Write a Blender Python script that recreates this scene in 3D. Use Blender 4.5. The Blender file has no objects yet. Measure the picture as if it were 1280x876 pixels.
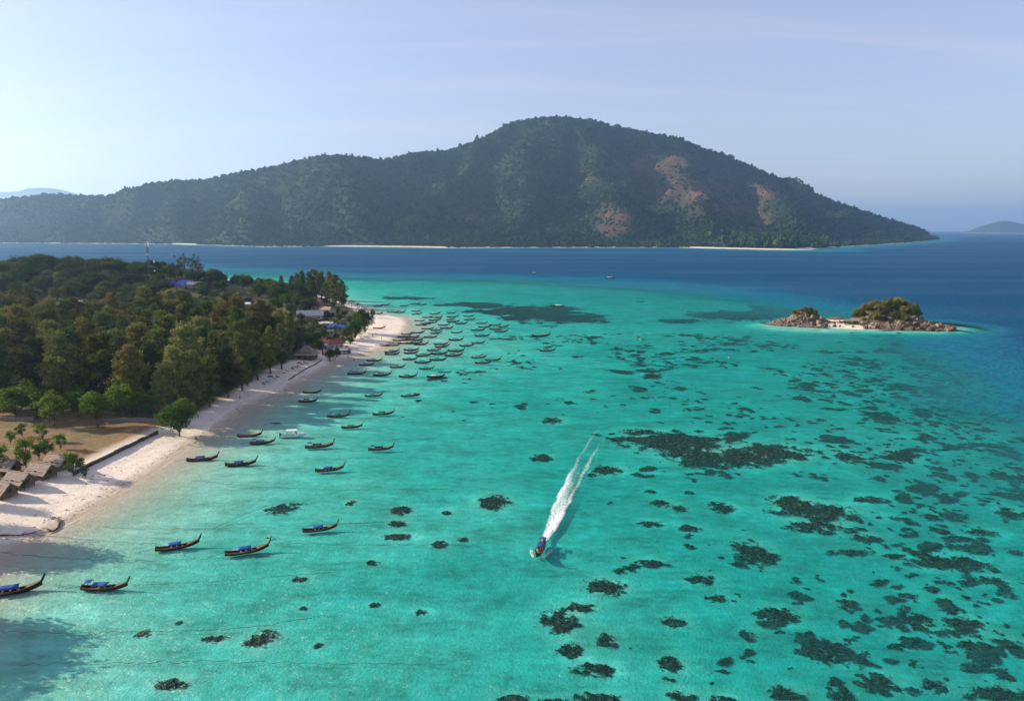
import bpy, math, random
import numpy as np
from mathutils import Vector, Matrix

# ---------------------------------------------------------------- camera
F = 924.0; W0, H0 = 1280.0, 876.0; HOR = 287.0; CAMZ = 65.0
PITCH = math.atan((H0 / 2 - HOR) / F)
scene = bpy.context.scene
cam_data = bpy.data.cameras.new('camera')
cam_data.sensor_width = 36.0
cam_data.lens = F / W0 * 36.0
cam_data.clip_start = 1.0; cam_data.clip_end = 80000.0
cam = bpy.data.objects.new('camera', cam_data)
scene.collection.objects.link(cam)
cam.location = (0, 0, CAMZ)
cam.rotation_euler = (math.pi / 2 - PITCH, 0, 0)
scene.camera = cam

# ---------------------------------------------------------------- sky and sun
SUN_EL = math.radians(24.0)
SUN_AZ = math.radians(80.0)          # to the left of the viewing direction (+Y)
SUNV = Vector((-math.sin(SUN_AZ) * math.cos(SUN_EL), math.cos(SUN_AZ) * math.cos(SUN_EL), math.sin(SUN_EL)))
world = bpy.data.worlds.new('World'); scene.world = world; world.use_nodes = True
wn = world.node_tree; wn.nodes.clear()
out = wn.nodes.new('ShaderNodeOutputWorld'); bg = wn.nodes.new('ShaderNodeBackground')
sky = wn.nodes.new('ShaderNodeTexSky'); sky.sky_type = 'NISHITA'; sky.sun_disc = False
sky.sun_elevation = SUN_EL; sky.sun_rotation = -SUN_AZ
sky.altitude = 0; sky.air_density = 1.0; sky.dust_density = 1.3; sky.ozone_density = 5.0
# thin cirrus: stretched noise on a flat layer high above, the same in every direction
tc = wn.nodes.new('ShaderNodeTexCoord')
sep = wn.nodes.new('ShaderNodeSeparateXYZ'); wn.links.new(tc.outputs['Generated'], sep.inputs[0])
zz = wn.nodes.new('ShaderNodeMath'); zz.operation = 'MAXIMUM'; zz.inputs[1].default_value = 0.0
wn.links.new(sep.outputs['Z'], zz.inputs[0])
za = wn.nodes.new('ShaderNodeMath'); za.operation = 'ADD'; za.inputs[1].default_value = 0.12
wn.links.new(zz.outputs[0], za.inputs[0])
dv = wn.nodes.new('ShaderNodeVectorMath'); dv.operation = 'DIVIDE'
cz = wn.nodes.new('ShaderNodeCombineXYZ')
for i in range(3): wn.links.new(za.outputs[0], cz.inputs[i])
wn.links.new(tc.outputs['Generated'], dv.inputs[0]); wn.links.new(cz.outputs[0], dv.inputs[1])
mp = wn.nodes.new('ShaderNodeMapping'); mp.inputs['Rotation'].default_value = (0, 0, math.radians(-28))
mp.inputs['Scale'].default_value = (0.22, 1.6, 0.0); wn.links.new(dv.outputs[0], mp.inputs[0])
nz = wn.nodes.new('ShaderNodeTexNoise'); nz.inputs['Scale'].default_value = 1.3; nz.inputs['Detail'].default_value = 7
nz.inputs['Roughness'].default_value = 0.55; nz.inputs['Distortion'].default_value = 0.6
wn.links.new(mp.outputs[0], nz.inputs['Vector'])
mr = wn.nodes.new('ShaderNodeMapRange'); mr.inputs[1].default_value = 0.5; mr.inputs[2].default_value = 0.76
mr.inputs[3].default_value = 0.27; mr.inputs[4].default_value = 0.46; wn.links.new(nz.outputs[0], mr.inputs[0])
mx = wn.nodes.new('ShaderNodeMix'); mx.data_type = 'RGBA'
mx.inputs[7].default_value = (4.7, 4.5, 4.8, 1)
wn.links.new(mr.outputs[0], mx.inputs[0]); wn.links.new(sky.outputs[0], mx.inputs[6])
tint = wn.nodes.new('ShaderNodeMix'); tint.data_type = 'RGBA'; tint.blend_type = 'MULTIPLY'; tint.inputs[0].default_value = 1.0
tint.inputs[7].default_value = (1.09, 0.985, 1.0, 1); wn.links.new(mx.outputs[2], tint.inputs[6]); wn.links.new(tint.outputs[2], bg.inputs['Color'])
bg.inputs['Strength'].default_value = 0.1
wn.links.new(bg.outputs[0], out.inputs['Surface'])
sun_data = bpy.data.lights.new('sun', 'SUN'); sun_data.energy = 5.0; sun_data.angle = math.radians(0.5)
sun_data.color = (1.0, 0.86, 0.68)
sun = bpy.data.objects.new('sun', sun_data); scene.collection.objects.link(sun)
sun.rotation_euler = SUNV.to_track_quat('Z', 'Y').to_euler(); sun.location = (-300, 100, 400)
scene.view_settings.view_transform = 'Standard'; scene.view_settings.look = 'None'
scene.view_settings.exposure = 0.95; scene.view_settings.gamma = 1.0; scene.view_settings.use_curve_mapping = False
scene.render.engine = 'CYCLES'
scene.cycles.use_denoising = True
scene.cycles.max_bounces = 5; scene.cycles.diffuse_bounces = 2; scene.cycles.glossy_bounces = 2
scene.cycles.transparent_max_bounces = 16; scene.cycles.volume_bounces = 1
scene.cycles.caustics_reflective = False; scene.cycles.caustics_refractive = False

# ---------------------------------------------------------------- helpers
rng = np.random.default_rng(7); random.seed(7)
COL = scene.collection
def pix(px, py, z=0.0):
    """ground point seen at a photograph pixel, on the level z"""
    u = (px - W0 / 2) / F; v = (H0 / 2 - py) / F
    c, s = math.cos(PITCH), math.sin(PITCH)
    dy = c + v * s; dz = -s + v * c
    t = (z - CAMZ) / dz
    return np.array([u * t, dy * t, z])
def pixd(px, py, Y):
    """point at a photograph pixel, at the distance Y"""
    u = (px - W0 / 2) / F; v = (H0 / 2 - py) / F
    c, s = math.cos(PITCH), math.sin(PITCH)
    dy = c + v * s; dz = -s + v * c
    t = Y / dy
    return np.array([u * t, Y, CAMZ + dz * t])
def proj(x, y, z):
    c, s = math.cos(PITCH), math.sin(PITCH)
    d = y * c - (z - CAMZ) * s; up = y * s + (z - CAMZ) * c
    d = np.maximum(d, 1e-3)
    return W0 / 2 + F * x / d, H0 / 2 - F * up / d
def _hash(i, j, s):
    n = (i.astype(np.int64) * 374761393 + j.astype(np.int64) * 668265263 + s * 1442695041) & 0xFFFFFFFF
    n = ((n ^ (n >> 13)) * 1274126177) & 0xFFFFFFFF
    return ((n ^ (n >> 16)) & 0xFFFF) / 65535.0
def vnoise(x, y, s=0):
    xi = np.floor(x); yi = np.floor(y); fx = x - xi; fy = y - yi
    fx = fx * fx * (3 - 2 * fx); fy = fy * fy * (3 - 2 * fy)
    a = _hash(xi, yi, s); b = _hash(xi + 1, yi, s); c = _hash(xi, yi + 1, s); d = _hash(xi + 1, yi + 1, s)
    return (a * (1 - fx) + b * fx) * (1 - fy) + (c * (1 - fx) + d * fx) * fy
def fbm(x, y, s=0, o=4):
    r = 0; a = 0.5; x = np.asarray(x, float); y = np.asarray(y, float)
    for k in range(o):
        r = r + a * vnoise(x, y, s + k * 17); x = x * 2.03 + 5.1; y = y * 2.03 + 1.7; a *= 0.5
    return r / (1 - 0.5 ** o)
def sdist(x, y, poly):
    """signed distance to a polygon, positive outside"""
    x = np.asarray(x, float); y = np.asarray(y, float)
    d = np.full(x.shape, 1e18); ins = np.zeros(x.shape, bool); n = len(poly)
    for i in range(n):
        ax, ay = poly[i][0], poly[i][1]; bx, by = poly[(i + 1) % n][0], poly[(i + 1) % n][1]
        ex, ey = bx - ax, by - ay; L = ex * ex + ey * ey + 1e-12
        t = np.clip(((x - ax) * ex + (y - ay) * ey) / L, 0, 1)
        d = np.minimum(d, (x - ax - t * ex) ** 2 + (y - ay - t * ey) ** 2)
        c = ((ay > y) != (by > y)) & (x < (bx - ax) * (y - ay) / (by - ay + 1e-12) + ax)
        ins ^= c
    return np.where(ins, -1, 1) * np.sqrt(d)
def sstep(a, b, x):
    t = np.clip((x - a) / (b - a), 0, 1); return t * t * (3 - 2 * t)
def tag(o, label=None, cat=None, group=None, kind=None):
    if label: o['label'] = label
    if cat: o['category'] = cat
    if group: o['group'] = group
    if kind: o['kind'] = kind
    return o
def mesh(name, v, f, mats=(), smooth=False, mi=None):
    me = bpy.data.meshes.new(name)
    me.from_pydata([tuple(map(float, p)) for p in v] if not isinstance(v, np.ndarray) else v.tolist(), [], f if isinstance(f, list) else f.tolist())
    for m in mats: me.materials.append(m)
    if mi is not None: me.polygons.foreach_set('material_index', np.asarray(mi, np.int32))
    if smooth: me.polygons.foreach_set('use_smooth', np.ones(len(me.polygons), bool))
    me.update(); return me
def put(name, me, parent=None, loc=None, rz=0.0, sc=None):
    o = bpy.data.objects.new(name, me); COL.objects.link(o)
    if parent is not None: o.parent = parent
    if loc is not None: o.location = tuple(map(float, loc))
    if rz: o.rotation_euler = (0, 0, rz)
    if sc is not None: o.scale = (sc, sc, sc) if np.isscalar(sc) else tuple(map(float, sc))
    return o
def attr(me, name, vals):
    a = me.attributes.new(name, 'FLOAT', 'POINT'); a.data.foreach_set('value', np.asarray(vals, np.float32))
class MB:
    """collects shapes into one mesh"""
    def __init__(s): s.v = []; s.f = []; s.m = []
    def add(s, v, f, m=0):
        b = len(s.v); s.v += [tuple(map(float, p)) for p in v]; s.f += [tuple(int(i) + b for i in q) for q in f]; s.m += [m] * len(f)
    def box(s, x0, x1, y0, y1, z0, z1, m=0):
        v = [(x, y, z) for x in (x0, x1) for y in (y0, y1) for z in (z0, z1)]
        s.add(v, [(0, 1, 3, 2), (4, 6, 7, 5), (0, 4, 5, 1), (2, 3, 7, 6), (0, 2, 6, 4), (1, 5, 7, 3)], m)
    def tube(s, pts, rad, n=6, m=0, cap=True):
        pts = [np.asarray(p, float) for p in pts]; V = []; Fc = []
        for i, p in enumerate(pts):
            d = pts[min(i + 1, len(pts) - 1)] - pts[max(i - 1, 0)]; d = d / (np.linalg.norm(d) + 1e-9)
            a = np.cross(d, (0, 0, 1) if abs(d[2]) < 0.9 else (1, 0, 0)); a /= np.linalg.norm(a); b = np.cross(d, a)
            r = rad[i] if not np.isscalar(rad) else rad
            for k in range(n):
                t = 2 * math.pi * k / n; V.append(p + r * (a * math.cos(t) + b * math.sin(t)))
        for i in range(len(pts) - 1):
            for k in range(n):
                k2 = (k + 1) % n; Fc.append((i * n + k, i * n + k2, (i + 1) * n + k2, (i + 1) * n + k))
        if cap:
            Fc.append(tuple(range(n))[::-1]); Fc.append(tuple((len(pts) - 1) * n + k for k in range(n)))
        s.add(V, Fc, m)
    def mesh(s, name, mats, smooth=False): return mesh(name, s.v, s.f, mats, smooth, s.m)

# ---------------------------------------------------------------- materials
def newmat(name):
    m = bpy.data.materials.new(name); m.use_nodes = True; m.node_tree.nodes.clear(); return m, m.node_tree.nodes, m.node_tree.links
def ramp(n, l, src, stops):
    r = n.new('ShaderNodeValToRGB'); e = r.color_ramp.elements
    while len(e) < len(stops): e.new(0.5)
    for i, (p, c) in enumerate(stops): e[i].position = p; e[i].color = (*c, 1)
    l.new(src, r.inputs[0]); return r.outputs[0]
def noise(n, l, scale, detail=4, vec=None, rough=0.55):
    t = n.new('ShaderNodeTexNoise'); t.inputs['Scale'].default_value = scale; t.inputs['Detail'].default_value = detail
    t.inputs['Roughness'].default_value = rough
    if vec is not None: l.new(vec, t.inputs['Vector'])
    return t.outputs[0]
def math_(n, l, op, a, b=None, clamp=False):
    m = n.new('ShaderNodeMath'); m.operation = op; m.use_clamp = clamp
    for i, x in enumerate((a, b)):
        if x is None: continue
        if isinstance(x, (int, float)): m.inputs[i].default_value = x
        else: l.new(x, m.inputs[i])
    return m.outputs[0]
def mixc(n, l, fac, a, b, mode='MIX'):
    m = n.new('ShaderNodeMix'); m.data_type = 'RGBA'; m.blend_type = mode
    for i, x in ((0, fac), (6, a), (7, b)):
        if isinstance(x, (int, float)): m.inputs[i].default_value = x
        elif isinstance(x, tuple): m.inputs[i].default_value = (*x, 1)
        else: l.new(x, m.inputs[i])
    return m.outputs[2]
def simple(name, c1, c2=None, scale=3.0, rough=0.8, bump=0.0, coords='Object', spec=0.3, vary=0.0, dist=0.05):
    m, n, l = newmat(name)
    o = n.new('ShaderNodeOutputMaterial'); p = n.new('ShaderNodeBsdfPrincipled'); l.new(p.outputs[0], o.inputs[0])
    p.inputs['Roughness'].default_value = rough; p.inputs['Specular IOR Level'].default_value = spec
    tc = n.new('ShaderNodeTexCoord'); nz = noise(n, l, scale, 5, tc.outputs[coords])
    c2 = c2 or tuple(x * 0.7 for x in c1)
    col = ramp(n, l, nz, [(0.3, c2), (0.7, c1)])
    if vary:
        oi = n.new('ShaderNodeObjectInfo'); hs = n.new('ShaderNodeHueSaturation')
        l.new(col, hs.inputs['Color'])
        a = math_(n, l, 'MULTIPLY', oi.outputs['Random'], 2 * vary); a = math_(n, l, 'ADD', a, 1 - vary); l.new(a, hs.inputs['Value'])
        col = hs.outputs[0]
    l.new(col, p.inputs['Base Color'])
    if bump:
        b = n.new('ShaderNodeBump'); b.inputs['Strength'].default_value = bump; b.inputs['Distance'].default_value = dist
        l.new(nz, b.inputs['Height']); l.new(b.outputs[0], p.inputs['Normal'])
    return m
def leafmat(name, stops, trans=0.35, vary=0.25, hue=0.03, scale=0.25, region=0.0):
    """foliage: colour from clump noise and from the individual, partly translucent"""
    m, n, l = newmat(name)
    o = n.new('ShaderNodeOutputMaterial'); oi = n.new('ShaderNodeObjectInfo'); tc = n.new('ShaderNodeTexCoord')
    nz = noise(n, l, scale, 3, tc.outputs['Object'])
    r2 = math_(n, l, 'MULTIPLY', oi.outputs['Random'], 0.5); r2 = math_(n, l, 'ADD', r2, -0.25)
    k = math_(n, l, 'ADD', nz, r2)
    if region:
        gp = n.new('ShaderNodeNewGeometry'); rn_ = noise(n, l, region, 5, gp.outputs['Position'], 0.6)
        k = math_(n, l, 'ADD', k, math_(n, l, 'MULTIPLY', math_(n, l, 'SUBTRACT', rn_, 0.5), 1.0))
    col = ramp(n, l, k, stops)
    hs = n.new('ShaderNodeHueSaturation'); l.new(col, hs.inputs['Color'])
    wv = n.new('ShaderNodeTexWhiteNoise'); wv.noise_dimensions = '1D'; l.new(oi.outputs['Random'], wv.inputs['W'])
    v = math_(n, l, 'MULTIPLY', wv.outputs[0], 2 * vary); v = math_(n, l, 'ADD', v, 1 - vary); l.new(v, hs.inputs['Value'])
    h = math_(n, l, 'MULTIPLY', oi.outputs['Random'], 2 * hue); h = math_(n, l, 'ADD', h, 0.5 - hue); l.new(h, hs.inputs['Hue'])
    d = n.new('ShaderNodeBsdfDiffuse'); t = n.new('ShaderNodeBsdfTranslucent'); ms = n.new('ShaderNodeMixShader')
    l.new(hs.outputs[0], d.inputs[0]); l.new(hs.outputs[0], t.inputs[0]); ms.inputs[0].default_value = trans
    l.new(d.outputs[0], ms.inputs[1]); l.new(t.outputs[0], ms.inputs[2]); l.new(ms.outputs[0], o.inputs[0])
    return m

# ---------------------------------------------------------------- the lie of the land and the sea floor
def P2(l): return [tuple(pix(x, y)[:2]) for x, y in l]
SHORE = P2([(-330, 960), (-120, 785), (0, 700), (75, 659), (110, 641), (145, 621), (190, 592), (240, 558), (290, 527), (322, 506), (360, 489),
            (398, 467), (419, 454), (447, 446), (473, 438), (492, 428), (505, 417), (512, 407), (508, 398), (490, 394.5), (473, 393), (463, 386),
            (448, 381.5), (430, 377), (400, 368), (360, 358), (330, 353.5), (300, 350.3), (272, 349), (250, 347), (180, 342), (60, 338), (-100, 335), (-500, 332)])
SHORE += [(-3000, 1400), (-3000, -400), (-260, -400)]
INLAND = P2([(-420, 900), (-150, 705), (-40, 632), (40, 606), (95, 588), (195, 541), (222, 533), (262, 512), (300, 489), (340, 464), (378, 450), (404, 438), (430, 425),
             (455, 411), (462, 401), (446, 391), (428, 382), (395, 371), (360, 361), (330, 356), (300, 352.3), (272, 351), (250, 348.5), (180, 343), (60, 339), (-100, 336), (-500, 333)])
INLAND += [(-2990, 1390), (-2990, -400), (-300, -400)]
REEF = P2([(-600, 330), (200, 335), (330, 340.5), (430, 345), (560, 346), (640, 347.5), (720, 350), (790, 354.5), (860, 359.5), (930, 366), (985, 374),
           (1040, 384), (1075, 392), (1120, 400), (1165, 412), (1200, 430), (1240, 455), (1275, 490), (1340, 540), (1600, 700), (2600, 1000)])
REEF += [(400, 10), (-600, 10), (-3000, 10), (-3000, 1500)]
ISLET_C = [(pix(1015, 408), 27, 14, 9.5), (pix(1125, 408), 36, 18, 13.0)]
ADANG_SHORE = P2([(-420, 302.8), (0, 304), (150, 304.6), (220, 305.6), (300, 307.6), (330, 308.6), (420, 308.2), (500, 309), (560, 310), (700, 309.6),
                  (850, 309.6), (900, 311), (960, 312.3), (1010, 312.6), (1040, 309.4), (1100, 306), (1150, 302.4), (1177, 299.6)])
ADANG_SHORE += [(4100, 7200), (-7000, 7200)]
hc = pixd(75, 338, 610); HILL = (hc[0], hc[1])
STREAKS = [(pix(790, 316), 330, 170), (pix(1040, 314.5), 260, 120), (pix(640, 314), 250, 120)]
def land_z(x, y):
    """height of the ground (negative: depth of the sea floor)"""
    x = np.asarray(x, float); y = np.asarray(y, float)
    ds = sdist(x, y, SHORE)
    n1 = fbm(x / 60, y / 60, 3); n2 = fbm(x / 9, y / 9, 5)
    beach = np.where(-ds < 20, -ds * 0.085, 1.7 + (-ds - 20) * 0.02) + (n2 - 0.5) * 0.55 * np.clip(-ds / 6, 0, 1)
    hill = 25 * np.exp(-(((x - HILL[0]) / 190) ** 2 + ((y - HILL[1]) / 85) ** 2)) * (0.8 + 0.4 * n1)
    hill += 15 * np.exp(-(((x - HILL[0] + 420) / 320) ** 2 + ((y - HILL[1] + 20) / 130) ** 2))
    land = np.minimum(beach, 3.2) + hill * sstep(10, 70, -ds)
    dr = -sdist(x, y, REEF) + (fbm(x / 40, y / 40, 9) - 0.5) * (26 + y * 0.08)          # positive on the reef flat
    flat = 3.5 * (1 - np.exp(-np.maximum(ds, 0) / 80)) + np.maximum(ds, 0) * 0.002 + ((n1 - 0.5) * 1.3 + (fbm(x / 20, y / 26, 15) - 0.5) * 1.0) * np.clip(ds / 60, 0, 1)
    east = np.clip((x - 20) / 260, 0, 1); flat = flat + 1.5 * east ** 1.5 * sstep(170, 420, y) + 0.5 * sstep(350, 800, y)
    flat = np.clip(flat, 0, 4.8)
    wd_ = 55 + y * 0.26; drop = 32 * sstep(0.45, -1, dr / wd_) + 6 * sstep(-60, -600, dr)
    # sand round the islet
    for (c, a, b, h) in ISLET_C:
        r = np.sqrt(((x - c[0]) / (a * 1.9)) ** 2 + ((y - c[1]) / (b * 2.6)) ** 2)
        k = sstep(1.25, 0.55, r); flat = flat * (1 - k) + 0.9 * k; drop = drop * (1 - k)
    da = sdist(x, y, ADANG_SHORE)
    deep = flat + drop
    deep = np.minimum(deep, np.maximum(da, 0) * 0.12 + 3.5)
    for (c, a, b) in STREAKS: deep = deep - (deep - 7.0) * 0.85 * np.exp(-(((x - c[0]) / a) ** 2 + ((y - c[1]) / b) ** 2)) * (deep > 7)
    return np.where(ds < 0, land, -deep)
APP = 0.3    # seen through the refracting surface the sea floor looks raised: the bed is built at this share of its depth
def depth_at(x, y): return float(-land_z(np.array([x]), np.array([y]))[0])
def ground_at(x, y): return float(land_z(np.array([float(x)]), np.array([float(y)]))[0])

def axis(segs):
    a = []
    for s, e, st in segs: a += list(np.arange(s, e, st))
    return np.array(a + [segs[-1][1]])
XS = np.concatenate([-np.geomspace(29000, 1250, 26), axis([(-1200, -420, 12), (-420, 30, 1.8), (30, 420, 2.5), (420, 1000, 14)]), np.geomspace(1040, 29000, 30)])
YS = np.concatenate([axis([(-300, 90, 30), (90, 560, 2.0), (560, 760, 4), (760, 1300, 12)]), np.geomspace(1330, 29000, 42)])
GX, GY = np.meshgrid(XS, YS); nx, ny = len(XS), len(YS)
GZ = land_z(GX.ravel(), GY.ravel())
ii = np.arange((nx - 1) * (ny - 1)); r, c = ii // (nx - 1), ii % (nx - 1)
QF = np.stack([r * nx + c, r * nx + c + 1, (r + 1) * nx + c + 1, (r + 1) * nx + c], 1)

# ground: pale coral sand, inland earth and dry grass
m_ground, n, l = newmat('sand_and_earth')
o = n.new('ShaderNodeOutputMaterial'); p = n.new('ShaderNodeBsdfPrincipled'); l.new(p.outputs[0], o.inputs[0])
p.inputs['Roughness'].default_value = 0.9; p.inputs['Specular IOR Level'].default_value = 0.15
geo = n.new('ShaderNodeNewGeometry'); pos = geo.outputs['Position']
sepp = n.new('ShaderNodeSeparateXYZ'); l.new(pos, sepp.inputs[0])
n_big = noise(n, l, 0.05, 5, pos); n_med = noise(n, l, 0.35, 6, pos); n_fine = noise(n, l, 2.2, 5, pos)
sand = ramp(n, l, n_med, [(0.3, (0.66, 0.57, 0.465)), (0.55, (0.77, 0.68, 0.57)), (0.75, (0.84, 0.76, 0.65))])
sand = mixc(n, l, math_(n, l, 'MULTIPLY', n_fine, 0.5), sand, (0.52, 0.44, 0.35))
wet = n.new('ShaderNodeMapRange'); wet.inputs[1].default_value = 0.5; wet.inputs[2].default_value = 0.12; wet.inputs[3].default_value = 0; wet.inputs[4].default_value = 0.8
wz = math_(n, l, 'ADD', sepp.outputs['Z'], math_(n, l, 'MULTIPLY', n_med, 0.35)); wz = math_(n, l, 'SUBTRACT', wz, 0.15)
l.new(wz, wet.inputs[0])
sand = mixc(n, l, wet.outputs[0], sand, (0.31, 0.25, 0.18))
sea = n.new('ShaderNodeMapRange'); sea.inputs[1].default_value = -0.05; sea.inputs[2].default_value = -0.3; l.new(sepp.outputs['Z'], sea.inputs[0])
vs = n.new('ShaderNodeMapping'); vs.inputs['Scale'].default_value = (0.5, 1.1, 0); vs.inputs['Rotation'].default_value = (0, 0, 0.5); l.new(pos, vs.inputs[0])
n_sea = math_(n, l, 'ADD', math_(n, l, 'MULTIPLY', noise(n, l, 0.14, 5, vs.outputs[0], 0.6), 0.6), math_(n, l, 'MULTIPLY', noise(n, l, 0.55, 4, vs.outputs[0], 0.6), 0.4))
seasand = ramp(n, l, n_sea, [(0.34, (0.30, 0.27, 0.205)), (0.48, (0.52, 0.475, 0.37)), (0.58, (0.63, 0.58, 0.465)), (0.68, (0.81, 0.755, 0.62))])  # sand mottling; its streaky contrast also paints in wave-rippled light on the bed
alg = ramp(n, l, n_big, [(0.48, (0, 0, 0)), (0.68, (0.38, 0.38, 0.38))])
seasand = mixc(n, l, alg, seasand, (0.20, 0.22, 0.13))
sand = mixc(n, l, sea.outputs[0], sand, seasand)
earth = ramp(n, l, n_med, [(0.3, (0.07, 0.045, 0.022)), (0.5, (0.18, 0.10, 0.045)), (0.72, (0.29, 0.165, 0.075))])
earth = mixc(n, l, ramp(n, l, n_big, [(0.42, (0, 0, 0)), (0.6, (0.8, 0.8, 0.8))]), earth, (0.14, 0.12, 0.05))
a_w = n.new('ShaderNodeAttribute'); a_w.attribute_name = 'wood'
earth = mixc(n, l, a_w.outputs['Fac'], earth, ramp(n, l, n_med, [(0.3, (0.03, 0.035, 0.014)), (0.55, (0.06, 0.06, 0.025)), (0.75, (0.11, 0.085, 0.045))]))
at_ = n.new('ShaderNodeAttribute'); at_.attribute_name = 'inland'
ia = math_(n, l, 'ADD', at_.outputs['Fac'], math_(n, l, 'MULTIPLY', math_(n, l, 'SUBTRACT', n_med, 0.5), 0.9), True)
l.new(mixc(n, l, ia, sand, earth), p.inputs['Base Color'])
bp = n.new('ShaderNodeBump'); bp.inputs['Strength'].default_value = 0.5; bp.inputs['Distance'].default_value = 0.3
l.new(math_(n, l, 'ADD', n_fine, math_(n, l, 'MULTIPLY', n_med, 2.0)), bp.inputs['Height']); l.new(bp.outputs[0], p.inputs['Normal'])
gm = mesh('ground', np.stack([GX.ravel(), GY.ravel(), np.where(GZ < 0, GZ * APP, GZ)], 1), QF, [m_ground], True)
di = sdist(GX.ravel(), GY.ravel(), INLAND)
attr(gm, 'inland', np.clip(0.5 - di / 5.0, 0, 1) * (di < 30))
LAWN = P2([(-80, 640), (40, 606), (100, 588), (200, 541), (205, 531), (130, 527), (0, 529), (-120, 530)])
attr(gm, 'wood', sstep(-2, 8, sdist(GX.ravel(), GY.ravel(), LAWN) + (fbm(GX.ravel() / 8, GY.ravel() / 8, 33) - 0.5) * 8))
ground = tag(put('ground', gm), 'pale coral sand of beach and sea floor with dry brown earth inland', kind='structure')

# sea: clear water; how much colour it takes and gives back follows from how deep it is
m_water, n, l = newmat('sea_water')
o = n.new('ShaderNodeOutputMaterial'); geo = n.new('ShaderNodeNewGeometry'); pos = geo.outputs['Position']
dp = n.new('ShaderNodeAttribute'); dp.attribute_name = 'depth'; d = dp.outputs['Fac']
cc = n.new('ShaderNodeCombineColor')
for i, k in enumerate((0.49, 0.912, 0.918)): l.new(math_(n, l, 'POWER', k, d), cc.inputs[i])
tr = n.new('ShaderNodeBsdfTransparent'); l.new(cc.outputs[0], tr.inputs[0])
wmap = n.new('ShaderNodeMapping'); wmap.inputs['Rotation'].default_value = (0, 0, 0.35); wmap.inputs['Scale'].default_value = (0.55, 1.0, 1.0); l.new(pos, wmap.inputs[0])
w1 = noise(n, l, 0.16, 3, wmap.outputs[0]); w2 = noise(n, l, 0.75, 4, wmap.outputs[0], 0.6)
wh = math_(n, l, 'ADD', math_(n, l, 'MULTIPLY', w1, 1.2), math_(n, l, 'MULTIPLY', w2, 0.6))
bp = n.new('ShaderNodeBump'); bp.inputs['Strength'].default_value = 1.0; bp.inputs['Distance'].default_value = 2.3; l.new(wh, bp.inputs['Height'])
df = n.new('ShaderNodeBsdfDiffuse'); l.new(bp.outputs[0], df.inputs['Normal'])
scol = ramp(n, l, math_(n, l, 'DIVIDE', d, 30.0), [(0.0, (0.05, 0.30, 0.27)), (0.15, (0.008, 0.28, 0.29)), (0.35, (0.002, 0.16, 0.24)), (0.65, (0.001, 0.07, 0.15)), (1.0, (0.001, 0.055, 0.13))])
l.new(scol, df.inputs[0])
sf = math_(n, l, 'SUBTRACT', 1.0, math_(n, l, 'POWER', 2.71828, math_(n, l, 'MULTIPLY', math_(n, l, 'POWER', math_(n, l, 'DIVIDE', d, 9.0), 2.1), -1.0)))
inner = n.new('ShaderNodeMixShader'); l.new(sf, inner.inputs[0]); l.new(tr.outputs[0], inner.inputs[1]); l.new(df.outputs[0], inner.inputs[2])
gl = n.new('ShaderNodeBsdfGlossy'); gl.inputs['Roughness'].default_value = 0.28; l.new(bp.outputs[0], gl.inputs['Normal'])
dt = n.new('ShaderNodeVectorMath'); dt.operation = 'DOT_PRODUCT'; l.new(geo.outputs['Incoming'], dt.inputs[0]); l.new(bp.outputs[0], dt.inputs[1])
# reflectance of a ruffled surface: the wave slopes keep it from becoming a mirror at grazing angles
cs = math_(n, l, 'ADD', math_(n, l, 'MULTIPLY', math_(n, l, 'ABSOLUTE', dt.outputs['Value']), 0.68), 0.32)
fr = math_(n, l, 'POWER', math_(n, l, 'SUBTRACT', 1.0, cs, True), 5.0)
fr = math_(n, l, 'ADD', math_(n, l, 'MULTIPLY', fr, 0.98), 0.02)
ruf = n.new('ShaderNodeMapping'); ruf.inputs['Rotation'].default_value = (0, 0, 0.12); ruf.inputs['Scale'].default_value = (0.0016, 0.008, 0); l.new(pos, ruf.inputs[0])
rw = n.new('ShaderNodeMapRange'); rw.inputs[1].default_value = 0.3; rw.inputs[2].default_value = 0.7; rw.inputs[3].default_value = 0.55; rw.inputs[4].default_value = 1.5; l.new(noise(n, l, 1.0, 6, ruf.outputs[0], 0.6), rw.inputs[0])
fr = math_(n, l, 'MULTIPLY', fr, rw.outputs[0], True)      # wind-ruffled and smoother lanes
fin = n.new('ShaderNodeMixShader'); l.new(fr, fin.inputs[0]); l.new(inner.outputs[0], fin.inputs[1]); l.new(gl.outputs[0], fin.inputs[2])
l.new(fin.outputs[0], o.inputs[0])
wm = mesh('water', np.stack([GX.ravel(), GY.ravel(), np.zeros(GX.size)], 1), QF, [m_water], True)
attr(wm, 'depth', np.clip(-GZ, 0, 40))
water = tag(put('water', wm), 'clear turquoise sea over the reef turning deep blue offshore', kind='structure')

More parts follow.
